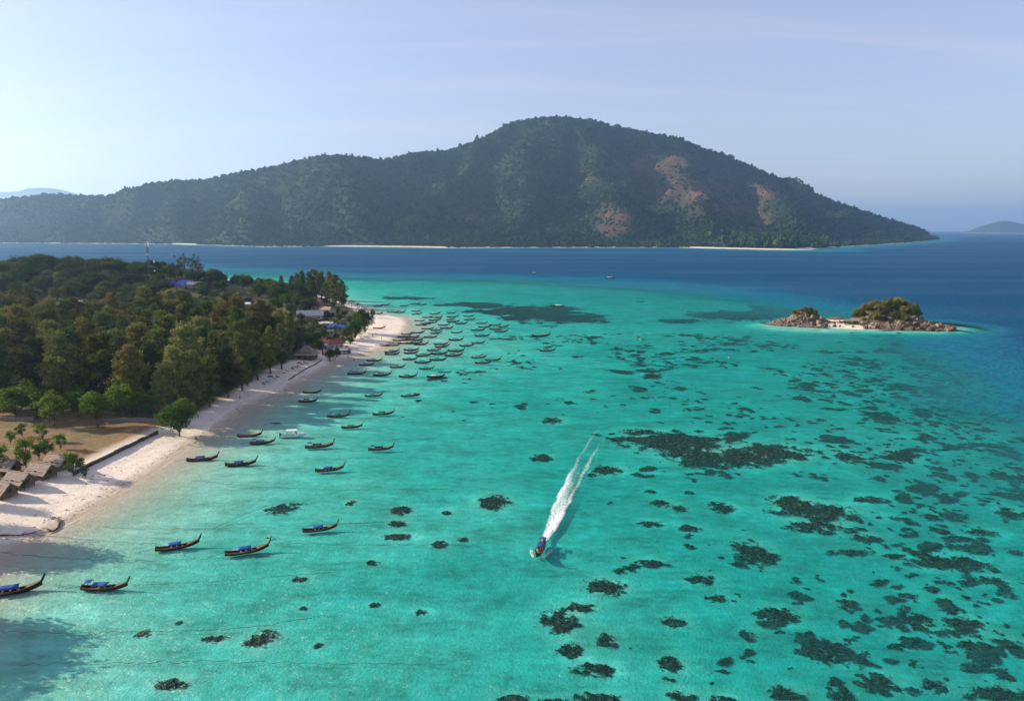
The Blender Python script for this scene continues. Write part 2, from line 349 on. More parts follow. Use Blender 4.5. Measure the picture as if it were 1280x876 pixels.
# ---------------------------------------------------------------- the mountain island across the strait
def ridge(l): return [pixd(a, b, c) for a, b, c in l]
RID = [ridge(q) for q in (
    [(-420, 262, 4400), (-200, 258, 4300), (0, 250, 4300), (70, 244, 4300), (130, 247, 4200), (200, 229, 4100), (260, 225, 4050), (340, 209, 3950), (400, 194, 3850), (440, 195, 3900),
     (480, 200, 4050), (520, 193, 4250), (560, 189, 4350), (600, 175, 4400), (640, 154, 4400), (665, 150, 4400), (705, 147, 4400), (740, 152, 4400),
     (790, 163, 4450), (850, 175, 4500), (900, 193, 4550), (960, 217, 4600), (1020, 243, 4650), (1080, 265, 4750), (1130, 281, 4900), (1168, 292, 5000)],
    [(400, 194, 3850), (425, 215, 3550), (450, 245, 3250), (462, 285, 2950)],
    [(340, 209, 3950), (330, 240, 3600), (310, 275, 3200)],
    [(260, 225, 4050), (235, 255, 3700), (200, 285, 3450)],
    [(130, 247, 4200), (100, 270, 3900), (70, 290, 3650)],
    [(600, 175, 4400), (570, 215, 4000), (540, 250, 3500), (515, 285, 3000)],
    [(665, 150, 4400), (660, 200, 4000), (650, 245, 3500), (640, 280, 3000)],
    [(705, 147, 4400), (750, 190, 4100), (770, 235, 3600), (780, 275, 3000)],
    [(790, 163, 4450), (835, 195, 4150), (860, 235, 3700), (890, 275, 3000)],
    [(850, 175, 4500), (930, 225, 4150), (985, 262, 3600), (1010, 290, 3000)],
    [(960, 217, 4600), (1040, 260, 4200), (1090, 285, 3800)],
)]
# a second line of summits further back, so that the ridge is not a knife edge
def adang_h(x, y):
    x = np.asarray(x, float); y = np.asarray(y, float)
    da = -sdist(x, y, ADANG_SHORE)
    wx = x + (fbm(x / 300, y / 300, 41) - 0.5) * 160; wy = y + (fbm(x / 300, y / 300, 43) - 0.5) * 160
    h = np.full(x.shape, -50.0)
    for k, R in enumerate(RID):
        for a, b in zip(R[:-1], R[1:]):
            ex, ey = b[0] - a[0], b[1] - a[1]; L = ex * ex + ey * ey
            qx, qy = (x, y) if k == 0 else (wx, wy)
            t = np.clip(((qx - a[0]) * ex + (qy - a[1]) * ey) / L, 0, 1)
            dd = np.sqrt((qx - a[0] - t * ex) ** 2 + (qy - a[1] - t * ey) ** 2)
            zz = a[2] + t * (b[2] - a[2])
            s = 1.0 if k == 0 else 0.85
            cand = zz - s * (np.sqrt(dd * dd + 40 * 40) - 40)
            h = np.maximum(h, cand)
    rn = 1 - np.abs(2 * fbm(x / 380, y / 380, 51, 3) - 1)
    h = h + (rn - 0.75) * 230 * np.clip(h / 250, 0, 1) * sstep(0, 120, RIDGE_D(x, y)) + (fbm(x / 90, y / 90, 61) - 0.5) * 14 * np.clip(h / 100, 0, 1)
    lim = np.where(da < 60, da * 0.05, 3 + (da - 60) * 1.3); h = np.maximum(h, np.clip(da - 60, 0, 1200) * 0.17 * (0.5 + fbm(x / 200, y / 200, 45)))
    return np.where(da > 0, np.minimum(np.maximum(h, 6), lim), -6)
def RIDGE_D(x, y):
    d = np.full(x.shape, 1e9); R = RID[0]
    for a, b in zip(R[:-1], R[1:]):
        ex, ey = b[0] - a[0], b[1] - a[1]; L = ex * ex + ey * ey
        t = np.clip(((x - a[0]) * ex + (y - a[1]) * ey) / L, 0, 1)
        d = np.minimum(d, np.sqrt((x - a[0] - t * ex) ** 2 + (y - a[1] - t * ey) ** 2))
    return d
AX = np.arange(-5200, 3500, 30.0); AY = np.concatenate([np.arange(2300, 5400, 24.0), np.arange(5400, 7200, 120.0)])
AGX, AGY = np.meshgrid(AX, AY); AZ = adang_h(AGX.ravel(), AGY.ravel())
BARE = [(872, 235, 50, 20), (915, 262, 42, 16), (835, 240, 46, 11), (772, 270, 26, 11), (580, 270, 20, 8), (805, 207, 36, 15), (850, 200, 30, 12), (735, 225, 18, 8), (668, 231, 10, 5), (700, 246, 14, 6), (760, 286, 30, 7), (940, 285, 30, 8), (955, 240, 22, 10)]
def bare_mask(x, y, z):
    px, py = proj(x, y, z); b = np.zeros(np.shape(x))
    for (cx, cy, a, c) in BARE: b = np.maximum(b, 1.3 - np.sqrt(((px - cx) / a) ** 2 + ((py - cy) / c) ** 2))
    return np.clip(b + (fbm(x / 70, y / 70, 71) - 0.5) * 1.5, 0, 1) * (b > 0)
m_hill, n, l = newmat('forest_floor_and_dry_slope')
o = n.new('ShaderNodeOutputMaterial'); p = n.new('ShaderNodeBsdfPrincipled'); l.new(p.outputs[0], o.inputs[0]); p.inputs['Roughness'].default_value = 0.95; p.inputs['Specular IOR Level'].default_value = 0.1
geo = n.new('ShaderNodeNewGeometry'); pos = geo.outputs['Position']; sepp = n.new('ShaderNodeSeparateXYZ'); l.new(pos, sepp.inputs[0])
nm = noise(n, l, 0.02, 6, pos); a1 = n.new('ShaderNodeAttribute'); a1.attribute_name = 'bare'
gcol = ramp(n, l, nm, [(0.35, (0.010, 0.02, 0.009)), (0.65, (0.022, 0.038, 0.016))])
bcol = ramp(n, l, nm, [(0.3, (0.045, 0.03, 0.021)), (0.7, (0.115, 0.06, 0.042))])
col = mixc(n, l, a1.outputs['Fac'], gcol, bcol)
sh = n.new('ShaderNodeMapRange'); sh.inputs[1].default_value = 3.6; sh.inputs[2].default_value = 2.6; l.new(sepp.outputs['Z'], sh.inputs[0])
col = mixc(n, l, sh.outputs[0], col, (0.62, 0.52, 0.4))
l.new(col, p.inputs['Base Color'])
anx, any_ = len(AX), len(AY); ii = np.arange((anx - 1) * (any_ - 1)); r, c = ii // (anx - 1), ii % (anx - 1)
AF = np.stack([r * anx + c, r * anx + c + 1, (r + 1) * anx + c + 1, (r + 1) * anx + c], 1)
keep = (AZ[AF].max(1) > -5); AF = AF[keep]
am = mesh('mountain_island', np.stack([AGX.ravel(), AGY.ravel(), AZ], 1), AF, [m_hill], True)
attr(am, 'bare', bare_mask(AGX.ravel(), AGY.ravel(), AZ))
tag(put('mountain_island', am), 'forested mountain island rising across the blue strait', kind='structure')

# far islands in the haze
def far_island(name, pts, Y, depth, label):
    x0 = pixd(pts[0][0], 287, Y)[0]; x1 = pixd(pts[-1][0], 287, Y)[0]
    N = 70; M = 16; V = []; pxs = [q[0] for q in pts]; pys = [q[1] for q in pts]
    for j in range(M):
        v = j / (M - 1) * 2 - 1
        for i in range(N):
            x = x0 + (x1 - x0) * i / (N - 1); px = W0 / 2 + F * x / Y
            h = max(0.0, float(CAMZ + (HOR - np.interp(px, pxs, pys)) / F * Y))
            h *= 1 + 0.25 * (float(fbm(np.array(x / 500), np.array(Y / 500 + v), 5)) - 0.5)
            V.append((x, Y + v * depth, h * (1 - abs(v) ** 1.6) * (1 if 0 < i < N - 1 else 0) - 2))
    Fc = [(j * N + i, j * N + i + 1, (j + 1) * N + i + 1, (j + 1) * N + i) for j in range(M - 1) for i in range(N - 1)]
    me = mesh(name, V, Fc, [m_hill], True); attr(me, 'bare', np.zeros(len(V)))
    tag(put(name, me), label, kind='structure')
far_island('distant_island', [(1227, 292), (1236, 279), (1247, 275.5), (1256, 278), (1263, 280), (1275, 279), (1290, 278), (1320, 282), (1345, 292)], 13500, 900, 'small hazy island on the horizon beyond the mountain tip')
far_island('distant_hills', [(-300, 262), (-150, 246), (-40, 242), (0, 243), (35, 238), (60, 237), (85, 240), (120, 246), (200, 264), (280, 285)], 24000, 3000, 'pale distant hills behind the low end of the mountain ridge')

# forest of the mountain: crowns by the ten-thousand, one mass
def blob(seed, n1=6, n2=4):
    rg = np.random.default_rng(seed); V = []; Fc = []
    for c in range(6):
        o3 = np.array([rg.normal(0, 0.42), rg.normal(0, 0.42), 0.55 + rg.normal(0, 0.22)]); R = rg.uniform(0.38, 0.6); b = len(V)
        for j in range(n2 + 1):
            th = math.pi * j / n2
            for i in range(n1):
                ph = 2 * math.pi * i / n1 + j * 0.5; q = R * rg.uniform(0.72, 1.2)
                V.append(o3 + q * np.array([math.sin(th) * math.cos(ph), math.sin(th) * math.sin(ph), math.cos(th) * 0.8]))
        for j in range(n2):
            for i in range(n1):
                Fc.append((b + j * n1 + i, b + j * n1 + (i + 1) % n1, b + (j + 1) * n1 + (i + 1) % n1, b + (j + 1) * n1 + i))
    return V, Fc
m_far = leafmat('distant_foliage', [(0.15, (0.008, 0.022, 0.009)), (0.45, (0.02, 0.042, 0.016)), (0.7, (0.038, 0.06, 0.024)), (0.95, (0.06, 0.068, 0.032))], trans=0.1, vary=0.4, scale=0.6, region=0.006)
blob_objs = []
bcoll = bpy.data.collections.new('crown_shapes')
for k in range(5):
    V, Fc = blob(100 + k); me = mesh('crown_shape', V, Fc, [m_far]); ob = bpy.data.objects.new('crown_shape', me); bcoll.objects.link(ob)
N = 230000
X = rng.uniform(-4300, 3300, N); Y = rng.uniform(2350, 5300, N)
da = -sdist(X, Y, ADANG_SHORE); X, Y, da = X[da > 16], Y[da > 16], da[da > 16]
Z = adang_h(X, Y); px, py = proj(X, Y, Z)
ey = 12.0; gy = (adang_h(X, Y + ey) - adang_h(X, Y - ey)) / (2 * ey); gx = (adang_h(X + ey, Y) - adang_h(X - ey, Y)) / (2 * ey)
facing = (-gx * (-X) + -gy * (-Y) + (CAMZ - Z)) / np.sqrt(X ** 2 + Y ** 2)
bm = bare_mask(X, Y, Z)
strip_ = ((px > 405) & (px < 556)) | ((px > 862) & (px < 1016)) | ((px > 214) & (px < 246))
ok = (px > -60) & (px < 1340) & (~strip_ | (da > 62)) & (facing > -0.12) & (rng.random(len(X)) > bm * 0.5)
X, Y, Z, da, bm = X[ok], Y[ok], Z[ok], da[ok], bm[ok]
print('far crowns', len(X))
S = np.clip(5.0 * np.exp(rng.normal(0, 0.36, len(X))), 2.4, 13) * (0.55 + 0.9 * fbm(X / 90, Y / 90, 81)) * (1 - 0.45 * bm)
px, py = proj(X, Y, Z); S = S * np.where((px > 888) & (px < 1032) & (da < 170), 1.7, 1.0)
pm = bpy.data.meshes.new('mountain_forest'); pm.vertices.add(len(X)); pm.vertices.foreach_set('co', np.stack([X, Y, Z - 1.0], 1).ravel().astype(np.float32))
attr(pm, 'size', S)
def scatter_nodes(name, coll):
    ng = bpy.data.node_groups.new(name, 'GeometryNodeTree')
    ng.interface.new_socket('Geometry', in_out='INPUT', socket_type='NodeSocketGeometry'); ng.interface.new_socket('Geometry', in_out='OUTPUT', socket_type='NodeSocketGeometry')
    gi = ng.nodes.new('NodeGroupInput'); go = ng.nodes.new('NodeGroupOutput'); ip = ng.nodes.new('GeometryNodeInstanceOnPoints')
    ci = ng.nodes.new('GeometryNodeCollectionInfo'); ci.inputs['Collection'].default_value = coll; ci.inputs['Separate Children'].default_value = True; ci.inputs['Reset Children'].default_value = True
    at2 = ng.nodes.new('GeometryNodeInputNamedAttribute'); at2.data_type = 'FLOAT'; at2.inputs['Name'].default_value = 'size'
    rv = ng.nodes.new('FunctionNodeRandomValue'); rv.data_type = 'FLOAT_VECTOR'; rv.inputs[0].default_value = (-0.2, -0.2, 0); rv.inputs[1].default_value = (0.2, 0.2, 6.28)
    rs = ng.nodes.new('FunctionNodeRandomValue'); rs.data_type = 'FLOAT_VECTOR'; rs.inputs[0].default_value = (0.8, 0.8, 0.9); rs.inputs[1].default_value = (1.2, 1.2, 1.6); rs.inputs['Seed'].default_value = 5
    vm = ng.nodes.new('ShaderNodeVectorMath'); vm.operation = 'SCALE'
    L = ng.links; L.new(gi.outputs[0], ip.inputs['Points']); L.new(ci.outputs[0], ip.inputs['Instance']); ip.inputs['Pick Instance'].default_value = True
    L.new(rv.outputs[0], ip.inputs['Rotation']); L.new(rs.outputs[0], vm.inputs[0]); L.new(at2.outputs[0], vm.inputs['Scale']); L.new(vm.outputs[0], ip.inputs['Scale'])
    L.new(ip.outputs[0], go.inputs[0]); return ng
fo = tag(put('mountain_forest', pm), 'dense forest covering the mountain island across the strait', 'forest', kind='stuff')
md = fo.modifiers.new('scatter', 'NODES'); md.node_group = scatter_nodes('scatter_crowns', bcoll)

# ---------------------------------------------------------------- haze
m_haze, n, l = newmat('sea_haze')
o = n.new('ShaderNodeOutputMaterial'); pv = n.new('ShaderNodeVolumePrincipled'); l.new(pv.outputs[0], o.inputs['Volume'])
pv.inputs['Color'].default_value = (0.46, 0.72, 1.0, 1); pv.inputs['Density'].default_value = 0.00006; pv.inputs['Anisotropy'].default_value = 0.6
mb = MB(); mb.box(-30000, 30000, -500, 30000, -42, 790)
tag(put('haze', mb.mesh('haze', [m_haze])), 'thin sea haze filling the air over the strait', kind='stuff')
# ---------------------------------------------------------------- trees
m_bark = simple('bark', (0.16, 0.12, 0.085), (0.07, 0.05, 0.035), 2.0, 0.9, 0.4)
m_cas = leafmat('casuarina_needles_green', [(0.12, (0.035, 0.05, 0.013)), (0.4, (0.125, 0.145, 0.036)), (0.65, (0.2, 0.2, 0.056)), (0.9, (0.27, 0.24, 0.085))], 0.2, 0.25, 0.02, 0.22)
m_casb = leafmat('casuarina_needles_brown', [(0.12, (0.05, 0.05, 0.014)), (0.4, (0.15, 0.13, 0.034)), (0.65, (0.225, 0.18, 0.05)), (0.9, (0.3, 0.22, 0.075))], 0.2, 0.2, 0.02, 0.22)
m_casd = leafmat('casuarina_needles_dark', [(0.12, (0.022, 0.035, 0.012)), (0.4, (0.06, 0.085, 0.022)), (0.65, (0.10, 0.12, 0.034)), (0.9, (0.16, 0.15, 0.05))], 0.2, 0.2, 0.02, 0.22)
m_broad = leafmat('broad_leaves', [(0.15, (0.025, 0.05, 0.01)), (0.5, (0.05, 0.09, 0.016)), (0.85, (0.10, 0.13, 0.025))], 0.4, 0.25, 0.02, 0.4)
m_bright = leafmat('bright_green_leaves', [(0.15, (0.05, 0.10, 0.012)), (0.5, (0.09, 0.155, 0.018)), (0.85, (0.17, 0.20, 0.03))], 0.45, 0.2, 0.02, 0.5)  # foliage that is a brighter green by its own colour
m_hillleaf = leafmat('hill_leaves', [(0.15, (0.03, 0.045, 0.018)), (0.5, (0.055, 0.07, 0.028)), (0.85, (0.12, 0.12, 0.05))], 0.35, 0.5, 0.025, 0.35)
m_palm = leafmat('palm_fronds', [(0.15, (0.05, 0.07, 0.02)), (0.5, (0.09, 0.11, 0.03)), (0.85, (0.17, 0.15, 0.05))], 0.4, 0.2, 0.02, 0.6)
m_dry = leafmat('dry_scrub_leaves', [(0.15, (0.08, 0.085, 0.02)), (0.5, (0.15, 0.145, 0.035)), (0.85, (0.26, 0.19, 0.08))], 0.35, 0.25, 0.03, 0.35)

def leaves(P, D, L, Wd, N_, rg):
    """quads: start P, direction D, length L, width Wd; turned towards the outside N_ of their clump where given"""
    n = len(P)
    if isinstance(N_, np.ndarray):
        N_ = N_ + rg.normal(0, 0.35, (n, 3)); N_ = N_ / (np.linalg.norm(N_, axis=1, keepdims=True) + 1e-9)
        D = D - N_ * (0.8 * (D * N_).sum(1, keepdims=True)); D = D / (np.linalg.norm(D, axis=1, keepdims=True) + 1e-9); S = np.cross(N_, D)
    else:
        up = np.tile(np.array([0.0, 0, 1]), (n, 1)) + rg.normal(0, 0.6, (n, 3)); S = np.cross(D, up)
    S /= np.linalg.norm(S, axis=1, keepdims=True) + 1e-9
    V = np.empty((n, 4, 3)); V[:, 0] = P; V[:, 1] = P + D * (L * 0.5)[:, None] + S * (Wd * 0.5)[:, None]
    V[:, 2] = P + D * L[:, None]; V[:, 3] = P + D * (L * 0.5)[:, None] - S * (Wd * 0.5)[:, None]
    return V.reshape(-1, 3)
def leafmesh(name, V, mat): return mesh(name, V, np.arange(len(V)).reshape(-1, 4), [mat])
def unit(a): return a / (np.linalg.norm(a, axis=-1, keepdims=True) + 1e-9)

def casuarina(seed, H=1.0, spread=0.21, base=0.16, dens=1.0, mat=None):
    """feathery conifer-like tree of unit height 20 m: trunk with limbs, crown of drooping tufts"""
    rg = np.random.default_rng(seed); Ht = 20.0 * H; mb = MB()
    k = np.linspace(0, 1, 7); bend = rg.normal(0, 0.5, 2)
    tp = np.stack([bend[0] * k ** 2, bend[1] * k ** 2, Ht * k * 0.97], 1); mb.tube(tp, list(0.34 * (1 - k) + 0.05), 6)
    PV = []; nl = int(58 * dens)
    lobes = rg.uniform(0.5, 1.45, 7)
    for i in range(nl):
        f = base + (0.99 - base) * (i + rg.random()) / nl; az = i * 2.399 + rg.normal(0, 0.4)
        zr = (f - base) / (1 - base)
        prof = (0.55 + 0.9 * zr) if zr < 0.35 else (0.87 * (1.12 - zr) / 0.77) ** 0.75 + 0.05
        Ln = Ht * spread * prof * rg.uniform(0.7, 1.2) * lobes[int((az % 6.283) / 6.283 * 7) % 7]
        p0 = np.array([np.interp(f, k, tp[:, 0]), np.interp(f, k, tp[:, 1]), f * Ht])
        el = rg.uniform(0.15, 0.6) + 0.5 * zr
        d = np.array([math.cos(az) * math.cos(el), math.sin(az) * math.cos(el), math.sin(el)])
        tip = p0 + d * Ln; mid = (p0 + tip) / 2 + np.array([0, 0, 0.06 * Ln])
        if i % 2 == 0: mb.tube([p0, mid, tip], [0.10, 0.06, 0.02], 4, cap=False)
        nt = max(3, int(Ln * 1.5))
        for j in range(nt):
            t = 0.25 + 0.8 * (j + rg.random()) / nt
            c = p0 + (tip - p0) * t + rg.normal(0, 0.28, 3) + np.array([0, 0, 0.06 * Ln * math.sin(min(t, 1) * 3.1)])
            m = int(rg.integers(24, 38)); R = rg.uniform(0.55, 1.1)
            off = unit(rg.normal(0, 1, (m, 3))) * (rg.random(m) ** 0.5 * R)[:, None]
            D = unit(off * 0.7 + d * 0.75 + np.array([0, 0, 0.35]) + rg.normal(0, 0.35, (m, 3)))
            PV.append(leaves(c + off, D, rg.uniform(0.5, 1.1, m), rg.uniform(0.18, 0.34, m), unit(off) + 0.7 * np.array([math.cos(az), math.sin(az), 0.35]), rg))
    return mb.mesh('trunk', [m_bark], True), leafmesh('crown', np.concatenate(PV), mat or m_cas)
def broadleaf(seed, Ht=10.0, R=4.5, mat=None, clumps=44, per=115, leaf=0.44, low=0.14, openness=0.0, flat=0.75):
    rg = np.random.default_rng(seed); mb = MB(); cz = Ht * (1 + low) / 2; hz = Ht * (1 - low) / 2
    fork = Ht * low * 0.9; mb.tube([(0, 0, -0.3), (0.1, 0, fork * 0.5), (0.15, 0.1, fork)], [0.045 * Ht ** 0.8, 0.036 * Ht ** 0.8, 0.03 * Ht ** 0.8], 7)
    PV = []
    for i in range(clumps):
        u = unit(rg.normal(0, 1, 3)); u[2] = u[2] * 0.95 + 0.1 if u[2] > -0.75 else -u[2]
        rr = rg.uniform(0.55, 0.95) * (1 + 0.18 * math.sin(3 * math.atan2(u[1], u[0]) + seed))
        c = np.array([u[0] * R * rr, u[1] * R * rr, cz + u[2] * hz * rr * 0.95])
        a = np.array([0.15, 0.1, fork]); b = a + (c - a) * 0.55 + np.array([0, 0, 0.3])
        if i % 2 == 0 or openness > 0: mb.tube([a, b, c], [0.012 * Ht, 0.008 * Ht, 0.003 * Ht], 4, cap=False)
        cr = R * rg.uniform(0.24, 0.42) * (1 - 0.35 * openness); m = int(per * rg.uniform(0.7, 1.3))
        off = unit(rg.normal(0, 1, (m, 3))) * (cr * (rg.random(m) ** 0.33))[:, None] * np.array([1, 1, flat])
        D = unit(off * 1.2 / cr + rg.normal(0, 0.6, (m, 3)) + np.array([0, 0, 0.15])); s = leaf * rg.uniform(0.7, 1.35, m)
        PV.append(leaves(c + off, D, s, s * rg.uniform(0.5, 0.8, m), unit(off) + 0.6 * u, rg))
    return mb.mesh('trunk', [m_bark], True), leafmesh('crown', np.concatenate(PV), mat or m_broad)
def palm(seed, Ht=9.0):
    rg = np.random.default_rng(seed); mb = MB(); k = np.linspace(0, 1, 6); b = rg.normal(0, 0.8, 2)
    tp = np.stack([b[0] * k ** 2, b[1] * k ** 2, Ht * k], 1); mb.tube(tp, list(0.2 - 0.08 * k), 6); top = tp[-1]; PV = []
    for i in range(19):
        az = i * 2.399; el = rg.uniform(-0.15, 1.15); Ln = rg.uniform(2.3, 3.1)
        t = np.linspace(0.08, 1, 11)[:, None]; h = np.array([math.cos(az), math.sin(az), 0.0])
        path = top + h * (Ln * t * math.cos(el * 0.8)) + np.array([0, 0, 1.0]) * (Ln * (t * math.sin(el) - 0.62 * t * t))
        side = np.array([-h[1], h[0], 0.0])
        for sg in (-1, 1):
            D = unit(np.tile(side * sg * 0.9 + h * 0.5 + np.array([0, 0, -0.35]), (11, 1)) + rg.normal(0, 0.1, (11, 3)))
            ln = 0.75 * np.sin(np.clip(t[:, 0], 0.1, 0.97) * math.pi) ** 0.5 + 0.15
            PV.append(leaves(path, D, ln, np.full(11, 0.22), 0, rg))
    return mb.mesh('trunk', [m_bark], True), leafmesh('crown', np.concatenate(PV), m_palm)

CASP = [(0.20, 0.12), (0.25, 0.16), (0.23, 0.1), (0.27, 0.2)]
CASG = [casuarina(i, 1.0, sp, ba, 1.0, m_cas) for i, (sp, ba) in enumerate(CASP[:3])]
CASB = [casuarina(10 + i, 1.0, sp, ba, 1.0, m_casb) for i, (sp, ba) in enumerate(CASP[1:])]
CASD = [casuarina(15 + i, 1.0, sp, ba, 1.0, m_casd) for i, (sp, ba) in enumerate(CASP[:3])]
CAS = CASG + CASD
BRD = [broadleaf(20 + i, 10, 4.6, m_broad) for i in range(4)]
BRT = [broadleaf(30 + i, 8, 3.2, m_bright, 36, 120, 0.36, 0.2) for i in range(3)]
BLOW = [broadleaf(24 + i, 10, 4.6, m_broad, 48, 115, 0.44, 0.02) for i in range(3)]
HLT = [broadleaf(40 + i, 10, 4.8, m_hillleaf, 40, 95, 0.5, 0.12) for i in range(4)]
OPN = [broadleaf(50 + i, 16, 4.6, m_hillleaf, 17, 70, 0.45, 0.3, 1.0) for i in range(2)]
PLM = [palm(60 + i) for i in range(3)]
SML = [broadleaf(70 + i, 5.0, 2.0, m_bright, 17, 120, 0.26, 0.12, 0.25) for i in range(3)]
DRYB = [broadleaf(80 + i, 5.0, 4.0, m_dry, 26, 110, 0.34, 0.02, 0, 0.8) for i in range(3)]
GRNB = [broadleaf(90 + i, 4.0, 2.8, m_broad, 20, 110, 0.3, 0.02, 0, 0.8) for i in range(2)]
def tree(name, proto, x, y, sc, label, cat, group, z=None, rz=None, wide=1.0, foot=('trunk', 'crown')):
    zb = ground_at(x, y) - 0.1 if z is None else z
    e = bpy.data.objects.new(name, None); COL.objects.link(e); e.empty_display_size = 0.5
    e.location = (float(x), float(y), float(zb)); e.rotation_euler = (0, 0, random.uniform(0, 6.28) if rz is None else rz)
    e.scale = (sc * wide, sc * wide, sc); tag(e, label, cat, group)
    put(foot[0], proto[0], e); put(foot[1], proto[1], e)
    return e
def tpx(name, protos, px, py, h, nominal, label, cat, group, wide=1.0, **kw):
    q = pix(px, py, 2.0); return tree(name, random.choice(protos), q[0], q[1], h / nominal, label, cat, group, wide=wide, **kw)

# tall casuarina wood behind the beach: trunks one by one, base at the given pixels (ground level) or in rows
G_CAS = 'casuarina trees of the wood behind the beach'
CASL = 'tall feathery olive casuarina tree in the dense wood behind the beach'
placed = []
def far_enough(x, y, r):
    for a, b, q in placed:
        if (a - x) ** 2 + (b - y) ** 2 < (0.5 * (r + q)) ** 2: return False
    placed.append((x, y, r)); return True
# the front of the wood along the beach
front = [(262, 506, 17), (285, 495, 20), (303, 486, 22), (322, 474, 21), (338, 466, 20), (352, 460, 19), (244, 510, 20), (270, 492, 23), (296, 477, 25),
         (318, 464, 24), (340, 455, 22), (360, 448, 19), (220, 512, 22), (200, 520, 15)]
for px, py, h in front:
    q = pix(px, py, 2.0); placed.append((q[0], q[1], 9.0))
    tree('casuarina_tree', random.choice(CAS), q[0], q[1], h / 20 * random.uniform(0.95, 1.05), 'tall dark casuarina tree at the edge of the wood overhanging the sand', 'tree', 'casuarinas along the edge of the sand', wide=1.15)
cnt = 0
for t in range(4000):
    x = random.uniform(-330, -70); y = random.uniform(215, 470)
    px, py = proj(x, y, 2.0)
    if px < -60 or px > 372: continue
    di_ = float(sdist(np.array([x]), np.array([y]), INLAND)[0])
    if di_ > -9: continue
    if py > 518 - 0 and px < 200: continue
    if py < 414 or (px > 300 and py < 432) or (py < 418 and 40 < px < 160): continue
    if not far_enough(x, y, 11.8): continue
    far_h = 16.5 + 12 * float(fbm(np.array(x / 45), np.array(y / 45), 91)) + random.uniform(-3, 4)
    if px > 330: far_h *= 0.8
    if random.random() < 0.2:
        tree('broadleaf_tree', random.choice(BRT + BRD), x, y, far_h / 13.5, 'leafy bright green broadleaf tree growing among the casuarinas of the wood', 'tree', 'broadleaf trees in the casuarina wood', wide=random.uniform(0.9, 1.15)); continue
    kd = random.choices((0, 1, 2), (0.45, 0.27, 0.28))[0]; zone = 0 if px < 190 and y < 330 else (1 if px > 250 else 2)
    lb = ('olive green', 'brown tinged', 'dark green')[kd] + ' feathery casuarina tree ' + ('in the wood behind the dry lawn', 'in the wood where the beach narrows towards the village', 'deep inside the wood between lawn and hill')[zone]
    tree('casuarina_tree', random.choice((CASG, CASB, CASD)[kd]), x, y, far_h / 20, lb, 'tree', G_CAS, wide=random.uniform(1.25, 1.7)); cnt += 1
print('casuarinas', cnt)
# bright broadleaf trees on the edge of the dry lawn
for px, py, h, w in [(68, 535, 11, 1.0), (122, 533, 11.5, 1.05), (20, 528, 11, 1.2), (45, 524, 12, 1.2), (155, 524, 12.5, 0.9), (180, 522, 10, 0.9), (98, 522, 10, 1.0), (-12, 522, 11, 1.2)]:
    tpx('broadleaf_tree', BRT, px, py, h, 8.0, 'light green broadleaf tree at the shaded back of the dry lawn', 'tree', 'green trees at the back of the dry lawn', wide=w)
tpx('broadleaf_tree', [BRD[1]], 224, 540, 10.5, 10.0, 'rounded green broadleaf tree overhanging the sand at the end of the dark sea wall', 'tree', None, wide=1.25)
tpx('broadleaf_tree', [BRT[1]], 232, 530, 9.5, 8.0, 'yellow green tree behind the rounded tree at the end of the dark sea wall', 'tree', None, wide=1.0)
for px, py, h, w, lab in [(34, 586, 9.0, 0.75, 'slim bright green tree with a bare trunk rising beside the thatched huts'),
                     (54, 552, 6.0, 0.8, 'small yellow green tree standing alone on the dry lawn'),
                     (14, 556, 4.2, 1.1, 'low round tree on the dry lawn beside the slim bright green tree'),
                     (28, 548, 4.5, 1.0, 'low dark round tree behind the slim bright green tree on the lawn'),
                     (58, 571, 5.4, 1.0, 'small spreading tree on bare earth behind the thatched huts'),
                     (48, 574, 5.0, 1.0, 'small leafy tree close behind the ridge of a thatched hut'),
                     (75, 562, 5.0, 1.0, 'small dark round tree on the lawn near the sea wall'),
                     (92, 592, 6.4, 1.1, 'spreading grey green tree at the near end of the dark sea wall'),
                     (107, 593, 2.6, 0.9, 'small dark shrub standing on the sand past the sea wall'),
                     (56, 598, 2.7, 0.8, 'small round tree on the sand in front of a thatched hut'),
                     (30, 611, 3.0, 0.8, 'thin dark sapling on the sand in front of the lower thatched hut'),
                     (2, 590, 7.5, 0.9, 'leafy green tree behind the thatched huts at the edge of the lawn')]:
    tpx('small_tree', SML, px, py, h, 5.0, lab, 'tree', None, wide=w)
# trees that stand to the left, outside the frame, and throw the shadows over sand and water
for px, py, h in [(-62, 668, 13), (-85, 676, 15), (-120, 672, 14), (-175, 772, 17), (-205, 790, 18), (-235, 775, 16), (-62, 614, 10), (-22, 598, 8), (-48, 628, 9.5), (-70, 648, 10)]:
    tpx('broadleaf_tree', BRD, px, py, h, 10.0, 'broad dark green tree at the near end of the beach', 'tree', 'trees at the near end of the beach', wide=(0.6 if h < 11 else 1.0))

